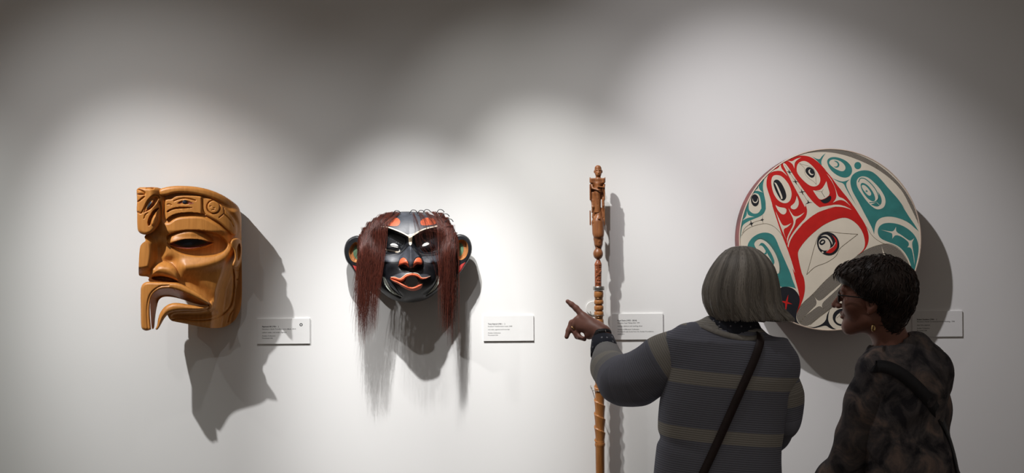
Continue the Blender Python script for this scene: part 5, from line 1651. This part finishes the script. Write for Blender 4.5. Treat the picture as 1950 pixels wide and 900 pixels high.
# watch and ring
V, F = cuff_mesh(w1(1148.5, 640.5, 0.344), w1(1145.5, 631, 0.335), 0.0298, 0.0285, 0.0025)
wt = obj_from('wristwatch', V, F, m_strap2, pers1)
for (a, b) in (((1139.5, 628), (1142.5, 636)), ((1152.5, 627.5), (1154.5, 633))):
    q = np.stack([w1(a[0], a[1], 0.367), w1(b[0], b[1], 0.374)])
    V, F = tubes(q[None], np.full((1, 2), 0.0012), 6)
    obj_from('buckle', V, F, m_silver, wt)
V, F = box(w1(1146, 633, 0.372) - np.array([0.011, 0.004, 0.008]), w1(1146, 633, 0.372) + np.array([0.011, 0.004, 0.008]), 0.003)
obj_from('watch_case', V, F, m_blackp, wt)
q0, q1 = np.array(w1(*P1_RNG[0])), np.array(w1(*P1_RNG[1]))
tv = Vector(q1 - q0).normalized(); Mr = np.array(tv.to_track_quat('Z', 'Y').to_matrix())
V, F = torus(q0 + (q1 - q0) * 0.62, Mr, 0.0112, 0.0017, 28, 6)
obj_from('finger_ring', V, F, m_gold, pers1)
# trousers, shoes
v = Vol(axis(hipx - 0.26, hipx + 0.26, 0.008), axis(hipy - 0.2, hipy + 0.2, 0.008), axis(0.03, 0.98, 0.008))
v.add(cone((hipx - 0.05, hipy, 0.88), (hipx + 0.05, hipy, 0.88), 0.112, 0.112), 0.03)
legs_into(v, hipx, hipy, 0.84, 0.085, 0.098, 0.082, 0.072, 0.03)
v.cut(lambda X, Y, Z: np.maximum(0.05 - Z, Z - 0.95) + 0 * X + 0 * Y)
V, F = v.mesh()
obj_from('trousers', V, F, m_trous, pers1)
shoes(pers1, hipx, hipy, 0.088, (0, 1), m_shoe)
# shoulder bag
bk = [w1(x, y)[[0, 2]] for x, y in ((1441, 634), (1436, 650), (1424, 680), (1404, 722), (1384, 766), (1364, 810), (1342, 858), (1322, 900), (1308, 932))]
fr = [w1(x, y)[[0, 2]] for x, y in ((1441, 634), (1436, 650), (1424, 680), (1404, 722), (1384, 766), (1364, 810), (1342, 858), (1318, 900), (1300, 932))][::-1]
# over the shoulder: back path upwards, then the front path down
V, F, path = strap_ribbon(bvh1, bk[::-1], fr[::-1], 0.025, 0.0012, 0.0045)
bag_c = np.array([hipx - 0.235, hipy, 0.72])
Vs, Fs = V, F
V, F = box(bag_c - (0.035, 0.12, 0.09), bag_c + (0.030, 0.12, 0.075), 0.015)
bag1 = obj_from('shoulder_bag', V, F, m_strap1, pers1)
obj_from('strap', Vs, Fs, m_strap1, bag1)

# ------------------------------------------------------------------ woman in profile with short dark hair
D2 = 0.60
w2 = lambda px, py, d=D2: PN(px, py, d, PCAM)
FW2 = (-0.95, 0.30, -0.02)
HD2 = Head(w2(1656, 568, 0.60), frame(FW2, roll=math.radians(-4), pitch=math.radians(1)), 0.925)
hip2x, hip2y = w2(1735, 900)[0], -D2
ax = axis(hip2x - 0.36, hip2x + 0.26, 0.010, [(HD2.c[0] - 0.13, HD2.c[0] + 0.11, 0.0024)])
ay = axis(-0.86, -0.20, 0.010, [(HD2.c[1] - 0.11, HD2.c[1] + 0.11, 0.0032)])
az = axis(-0.02, 1.62, 0.010, [(HD2.c[2] - 0.125, HD2.c[2] + 0.12, 0.0024)])
v = Vol(ax, ay, az)
v.add(cone(w2(1735, 905), w2(1722, 800), 0.12, 0.10), 0.03); v.add(cone(w2(1722, 800), w2(1722, 720), 0.10, 0.105), 0.04)
v.add(cone(w2(1672, 705, 0.63), w2(1768, 700, 0.58), 0.058, 0.058), 0.05)
v.add(cone(w2(1712, 690), w2(1676, 592, 0.60), 0.060, 0.050), 0.03)
legs_into(v, hip2x, hip2y, 0.88, 0.08, 0.078, 0.055, 0.040, 0.03, True)
E2, WR2 = w2(1614, 885, 0.56), w2(1560, 925, 0.40)
v.add(cone(w2(1660, 722, 0.63), E2, 0.045, 0.038), 0.03); v.add(cone(E2, WR2, 0.036, 0.026), 0.02)
v.add(cone(WR2, w2(1546, 928, 0.35), 0.026, 0.030), 0.02)
for i in range(4):
    v.add(cone(w2(1542 - 3 * i, 922 + 6 * i, 0.35), w2(1534 - 3 * i, 930 + 6 * i, 0.29), 0.011, 0.008), 0.006)
v.add(cone(w2(1550, 915, 0.36), w2(1556, 910, 0.30), 0.013, 0.009), 0.008)
E2R = w2(1772, 862, 0.52)
v.add(cone(w2(1768, 712, 0.56), E2R, 0.045, 0.038), 0.03); v.add(cone(E2R, w2(1700, 905, 0.38), 0.036, 0.028), 0.02)
v.add(cone(w2(1700, 905, 0.38), w2(1680, 905, 0.35), 0.028, 0.028), 0.02)
head_into(v, HD2)
V, F = v.mesh()
pers2 = obj_from('person', V, F, m_skin2, origin=(hip2x, hip2y, 0.0))
tag(pers2, 'person with short dark hair, glasses and a gold hoop earring, looking sideways at the drum', 'person')
# hair
v = Vol(axis(HD2.c[0] - 0.17, HD2.c[0] + 0.17, 0.0035), axis(HD2.c[1] - 0.15, HD2.c[1] + 0.15, 0.0035), axis(HD2.c[2] - 0.16, HD2.c[2] + 0.17, 0.0035))
v.add(HD2.e((0, -0.034, 0.048), (0.094, 0.116, 0.096)), 0.02)
v.add(HD2.e((0, 0.060, 0.082), (0.066, 0.050, 0.040)), 0.03)
v.add(HD2.e((0, -0.086, 0.010), (0.076, 0.062, 0.085)), 0.03)
v.add(HD2.e((0, -0.070, -0.062), (0.058, 0.042, 0.068)), 0.03)
Xg, Yg, Zg = v.ax[:, None, None], v.ay[None, :, None], v.az[None, None, :]
lx, ly, lz = HD2.loc(Xg, Yg, Zg)
v.f += (0.0040 * wav(lx, ly, lz, (21, 22, 23, 24, 25), 62) + 0.0022 * wav(lx, ly, lz, (31, 32, 33, 34), 150)).astype(np.float32)
hairline = np.interp(lz, [-0.20, -0.075, -0.055, -0.030, 0.000, 0.022, 0.045, 0.056, 0.070, 0.15], [-0.030, -0.030, -0.026, -0.018, 0.012, 0.034, 0.060, 0.096, 0.13, 0.16])
v.f = np.maximum(v.f, ((ly - hairline) * HD2.k * 0.8).astype(np.float32))
V, F = v.mesh()
m_dkh = bpy.data.materials.new('dark_brown_hair'); m_dkh.use_nodes = True
hair_nodes(m_dkh, (0.014, 0.009, 0.008), (0.055, 0.032, 0.024), 0.5)
hair2 = obj_from('hair', V, F, m_dkh, pers2)
add_attr(hair2, 'tone', np.clip(0.35 + 0.4 * wav(V[:, 0], V[:, 1], V[:, 2], (41, 42, 43), 140), 0, 1))
# short locks over the surface
bvh = BVHTree.FromPolygons([Vector(p) for p in V.tolist()], F.tolist())
S, n = 1100, 7
crown = np.array([0.0, -0.06, 0.13])
paths = []
idx = RNG.integers(0, len(V), S)
LV = HD2.locv(V)
for i in idx:
    l = LV[i]
    d = l - crown; d = d + RNG.normal(0, 0.03, 3)
    c = np.array([0, -0.03, 0.02]); nr = l - c; nr /= np.linalg.norm(nr)
    d = d - nr * (d @ nr); d /= np.linalg.norm(d) + 1e-9
    ln = 0.030 + 0.020 * RNG.random()
    tq = np.linspace(0, 1, n)[:, None]
    p = l + d * ln * (tq - 0.35) + nr * (0.0025 + 0.003 * RNG.random()) * np.sin(tq * np.pi) - nr * 0.012 * (tq - 0.35) ** 2
    paths.append(HD2.c + (p * HD2.k) @ HD2.M.T)
paths = np.array(paths)
lp = HD2.locv(paths.reshape(-1, 3)).reshape(S, n, 3)
ok = (lp[:, :, 1] < np.interp(lp[:, :, 2], [-0.20, -0.075, -0.03, 0.0, 0.03, 0.056, 0.07, 0.15], [-0.024, -0.024, -0.010, 0.018, 0.05, 0.105, 0.14, 0.17])).all(1)
paths = paths[ok]
hs2 = hair_mesh('hair_strands', paths, np.tile(np.array([.0004, .0012, .0015, .0015, .0013, .0010, .0003]), (len(paths), 1)), m_dkh, hair2, 3)
hs2['kind'] = 'stuff'
# glasses
parts = []
for s in (-1, 1):
    a = np.linspace(0, 2 * np.pi, 32, endpoint=False)
    sx = np.sign(np.cos(a)) * np.abs(np.cos(a)) ** 0.7; sy = np.sign(np.sin(a)) * np.abs(np.sin(a)) ** 0.7
    p = np.array([HD2.w(s * 0.034 + 0.025 * x, 0.0985 - 0.10 * abs(s * 0.034 + 0.025 * x) ** 1.5, 0.010 + 0.0175 * y) for x, y in zip(sx, sy)])
    parts.append(tubes(p[None], np.full((1, 32), 0.0019), 6, closed=True))
    q = spline([HD2.w(s * 0.060, 0.095, 0.020), HD2.w(s * 0.073, 0.088, 0.019), HD2.w(s * 0.080, 0.040, 0.014), HD2.w(s * 0.084, -0.008, 0.008), HD2.w(s * 0.080, -0.030, -0.012)], 20)
    parts.append(tubes(q[None], np.full((1, 20), 0.0022), 6))
q = spline([HD2.w(-0.010, 0.1005, 0.016), HD2.w(0, 0.103, 0.019), HD2.w(0.010, 0.1005, 0.016)], 8)
parts.append(tubes(q[None], np.full((1, 8), 0.0018), 6))
V, F = join(parts)
gl = obj_from('eyeglasses', V, F, m_blackp, pers2)
m_glass, nt, b = new_mat('clear_lens')
b.inputs['Transmission Weight'].default_value = 1.0; b.inputs['Roughness'].default_value = 0.02; b.inputs['IOR'].default_value = 1.05
for s in (-1, 1):
    a = np.linspace(0, 2 * np.pi, 32, endpoint=False)
    sx = np.sign(np.cos(a)) * np.abs(np.cos(a)) ** 0.7; sy = np.sign(np.sin(a)) * np.abs(np.sin(a)) ** 0.7
    fr_ = np.array([HD2.w(s * 0.034 + 0.0235 * x, 0.0990 - 0.10 * abs(s * 0.034 + 0.0235 * x) ** 1.5, 0.010 + 0.0163 * y) for x, y in zip(sx, sy)])
    bk_ = np.array([HD2.w(s * 0.034 + 0.0235 * x, 0.0975 - 0.10 * abs(s * 0.034 + 0.0235 * x) ** 1.5, 0.010 + 0.0163 * y) for x, y in zip(sx, sy)])
    V = np.concatenate([fr_, bk_]); F = [list(range(32)), list(range(32, 64))[::-1]] + [(i, (i + 1) % 32, 32 + (i + 1) % 32, 32 + i) for i in range(32)]
    obj_from('lens', V, F, m_glass, gl)
# hoop earring
ec = w2(1651, 621, 0.60)
lob = HD2.w(-0.080, -0.004, -0.046)
ec = np.array([ec[0], lob[1] - 0.010, ec[2]])
Me = np.array(Vector((0.75, -0.66, 0.0)).to_track_quat('Z', 'Y').to_matrix())
V, F = torus(ec, Me, 0.0095, 0.0024, 30, 8)
obj_from('hoop_earring', V, F, m_gold, pers2)
# eyes (iris dark)
for H, pr in ((HD1, pers1), (HD2, pers2)):
    for s in (-1, 1):
        c = H.w(s * 0.031, 0.0880, 0.014)
        bm = bmesh.new(); bmesh.ops.create_uvsphere(bm, u_segments=12, v_segments=8, radius=0.0048 * H.k)
        V = np.array([list(q.co) for q in bm.verts]) + c; bm.verts.index_update(); F = [[q.index for q in f.verts] for f in bm.faces]; bm.free()
        obj_from('iris', V, F, m_blackp, pr)
# jacket: mottled dark print
m_jk, nt, b = new_mat('mottled_dark_jacket')
tc = nt.nodes.new('ShaderNodeTexCoord')
n1 = nt.nodes.new('ShaderNodeTexNoise'); n1.inputs['Scale'].default_value = 11; n1.inputs['Detail'].default_value = 5; n1.inputs['Roughness'].default_value = 0.6; n1.inputs['Distortion'].default_value = 1.2
nt.links.new(tc.outputs['Object'], n1.inputs['Vector'])
rp = nt.nodes.new('ShaderNodeValToRGB')
rp.color_ramp.elements[0].position = 0.36; rp.color_ramp.elements[0].color = (0.035, 0.034, 0.040, 1)
rp.color_ramp.elements[1].position = 0.74; rp.color_ramp.elements[1].color = (0.33, 0.24, 0.20, 1)
e = rp.color_ramp.elements.new(0.52); e.color = (0.12, 0.108, 0.11, 1)
nt.links.new(n1.outputs['Fac'], rp.inputs['Fac']); nt.links.new(rp.outputs['Color'], b.inputs['Base Color'])
b.inputs['Roughness'].default_value = 0.9; b.inputs['Specular IOR Level'].default_value = 0.15
n2 = nt.nodes.new('ShaderNodeTexNoise'); n2.inputs['Scale'].default_value = 220
nt.links.new(tc.outputs['Object'], n2.inputs['Vector'])
bp = nt.nodes.new('ShaderNodeBump'); bp.inputs['Strength'].default_value = 0.3; bp.inputs['Distance'].default_value = 0.002
nt.links.new(n2.outputs['Fac'], bp.inputs['Height']); nt.links.new(bp.outputs['Normal'], b.inputs['Normal'])
rows = []
for y, cx, hw, bb_ in ((645, 1706, 34, .055), (660, 1716, 58, .075), (680, 1721, 73, .092), (700, 1724, 80, .105), (740, 1724, 82, .115), (780, 1718, 78, .120), (805, 1714, 78, .122), (850, 1723, 84, .130), (900, 1734, 88, .14), (960, 1738, 94, .15), (990, 1738, 95, .15)):
    c = w2(cx, y); rows.append((c[2], c[0], -D2, hw * (PCAM - D2) / FPX, bb_))
v = Vol(axis(hip2x - 0.26, hip2x + 0.22, 0.0055), axis(-0.80, -0.40, 0.0055), axis(rows[-1][0] - 0.02, 1.38, 0.0055))
v.add(loft(rows, 2.4), 0.01, pad=0.03)
v.add(cone(w2(1668, 716, 0.635), w2(1766, 706, 0.58), 0.058, 0.062), 0.06)
v.add(cone(w2(1692, 674, 0.61), w2(1746, 664, 0.60), 0.046, 0.050), 0.03)
v.add(cone(w2(1740, 668, 0.62), w2(1782, 712, 0.60), 0.040, 0.040), 0.04)
Xg, Yg, Zg = v.ax[:, None, None], v.ay[None, :, None], v.az[None, None, :]
v.f += (0.0065 * wav(Xg, Yg, Zg, (51, 52, 53, 54), 20) + 0.003 * wav(Xg, Yg, Zg, (61, 62, 63), 55)).astype(np.float32)
v.add(cone(w2(1708, 684, 0.605), w2(1668, 575, 0.60), 0.056, 0.062), 0.008, 's')
V, F = v.mesh()
jacket = obj_from('jacket', V, F, m_jk, pers2)
jacket_V, jacket_F = V, F
wn = (WR2 - E2) / np.linalg.norm(WR2 - E2)
_, Vs1, Fs1 = sleeve(jacket, [(w2(1672, 716, 0.64), 0.060), (w2(1650, 770, 0.62), 0.058), (w2(1630, 830, 0.59), 0.056), (w2(1616, 882, 0.56), 0.052), (w2(1585, 908, 0.48), 0.046), (WR2, 0.040)], WR2 - wn * 0.01, wn, m_jk, seeds=(71, 72, 73), amp=0.006)
q = w2(1704, 903, 0.385); qn = (q - E2R) / np.linalg.norm(q - E2R)
sleeve(jacket, [(w2(1766, 708, 0.56), 0.060), (w2(1771, 780, 0.54), 0.056), (w2(1772, 856, 0.52), 0.052), (w2(1735, 885, 0.45), 0.046), (w2(1700, 905, 0.38), 0.040)], q, qn, m_jk, seeds=(74, 75, 76), amp=0.006)
# trousers, shoes
v = Vol(axis(hip2x - 0.25, hip2x + 0.25, 0.008), axis(hip2y - 0.2, hip2y + 0.2, 0.008), axis(0.03, 0.98, 0.008))
v.add(cone((hip2x - 0.04, hip2y, 0.86), (hip2x + 0.04, hip2y, 0.86), 0.108, 0.108), 0.03)
legs_into(v, hip2x, hip2y, 0.82, 0.08, 0.092, 0.078, 0.068, 0.03)
v.cut(lambda X, Y, Z: np.maximum(0.05 - Z, Z - 0.93) + 0 * X + 0 * Y)
V, F = v.mesh()
obj_from('trousers', V, F, m_trous, pers2)
shoes(pers2, hip2x, hip2y, 0.082, (-0.6, 0.8), m_shoe)
# shoulder bag of the second woman: wide strap across the back
Vj, Fj = join([(jacket_V, jacket_F.tolist()), (Vs1, Fs1.tolist())])
bvh2 = BVHTree.FromPolygons([Vector(p) for p in Vj.tolist()], Fj)
pts = ((1650, 694), (1658, 692), (1672, 693), (1688, 699), (1712, 716), (1738, 742), (1762, 772), (1786, 806), (1800, 850), (1806, 900), (1806, 930))
bk = [w2(x, y)[[0, 2]] for x, y in pts]; fr = [w2(x, y)[[0, 2]] for x, y in pts]
V, F, path = strap_ribbon(bvh2, bk[::-1], fr, 0.038, 0.0012, 0.003)
bag_c = np.array([hip2x + 0.20, hip2y, 0.70])
Vs, Fs = V, F
V, F = box(bag_c - (0.03, 0.12, 0.09), bag_c + (0.035, 0.12, 0.075), 0.015)
bag2 = obj_from('shoulder_bag', V, F, m_strap2, pers2)
obj_from('strap', Vs, Fs, m_strap2, bag2)
for p in (pers1, pers2):
    p.location.y -= PSHIFT
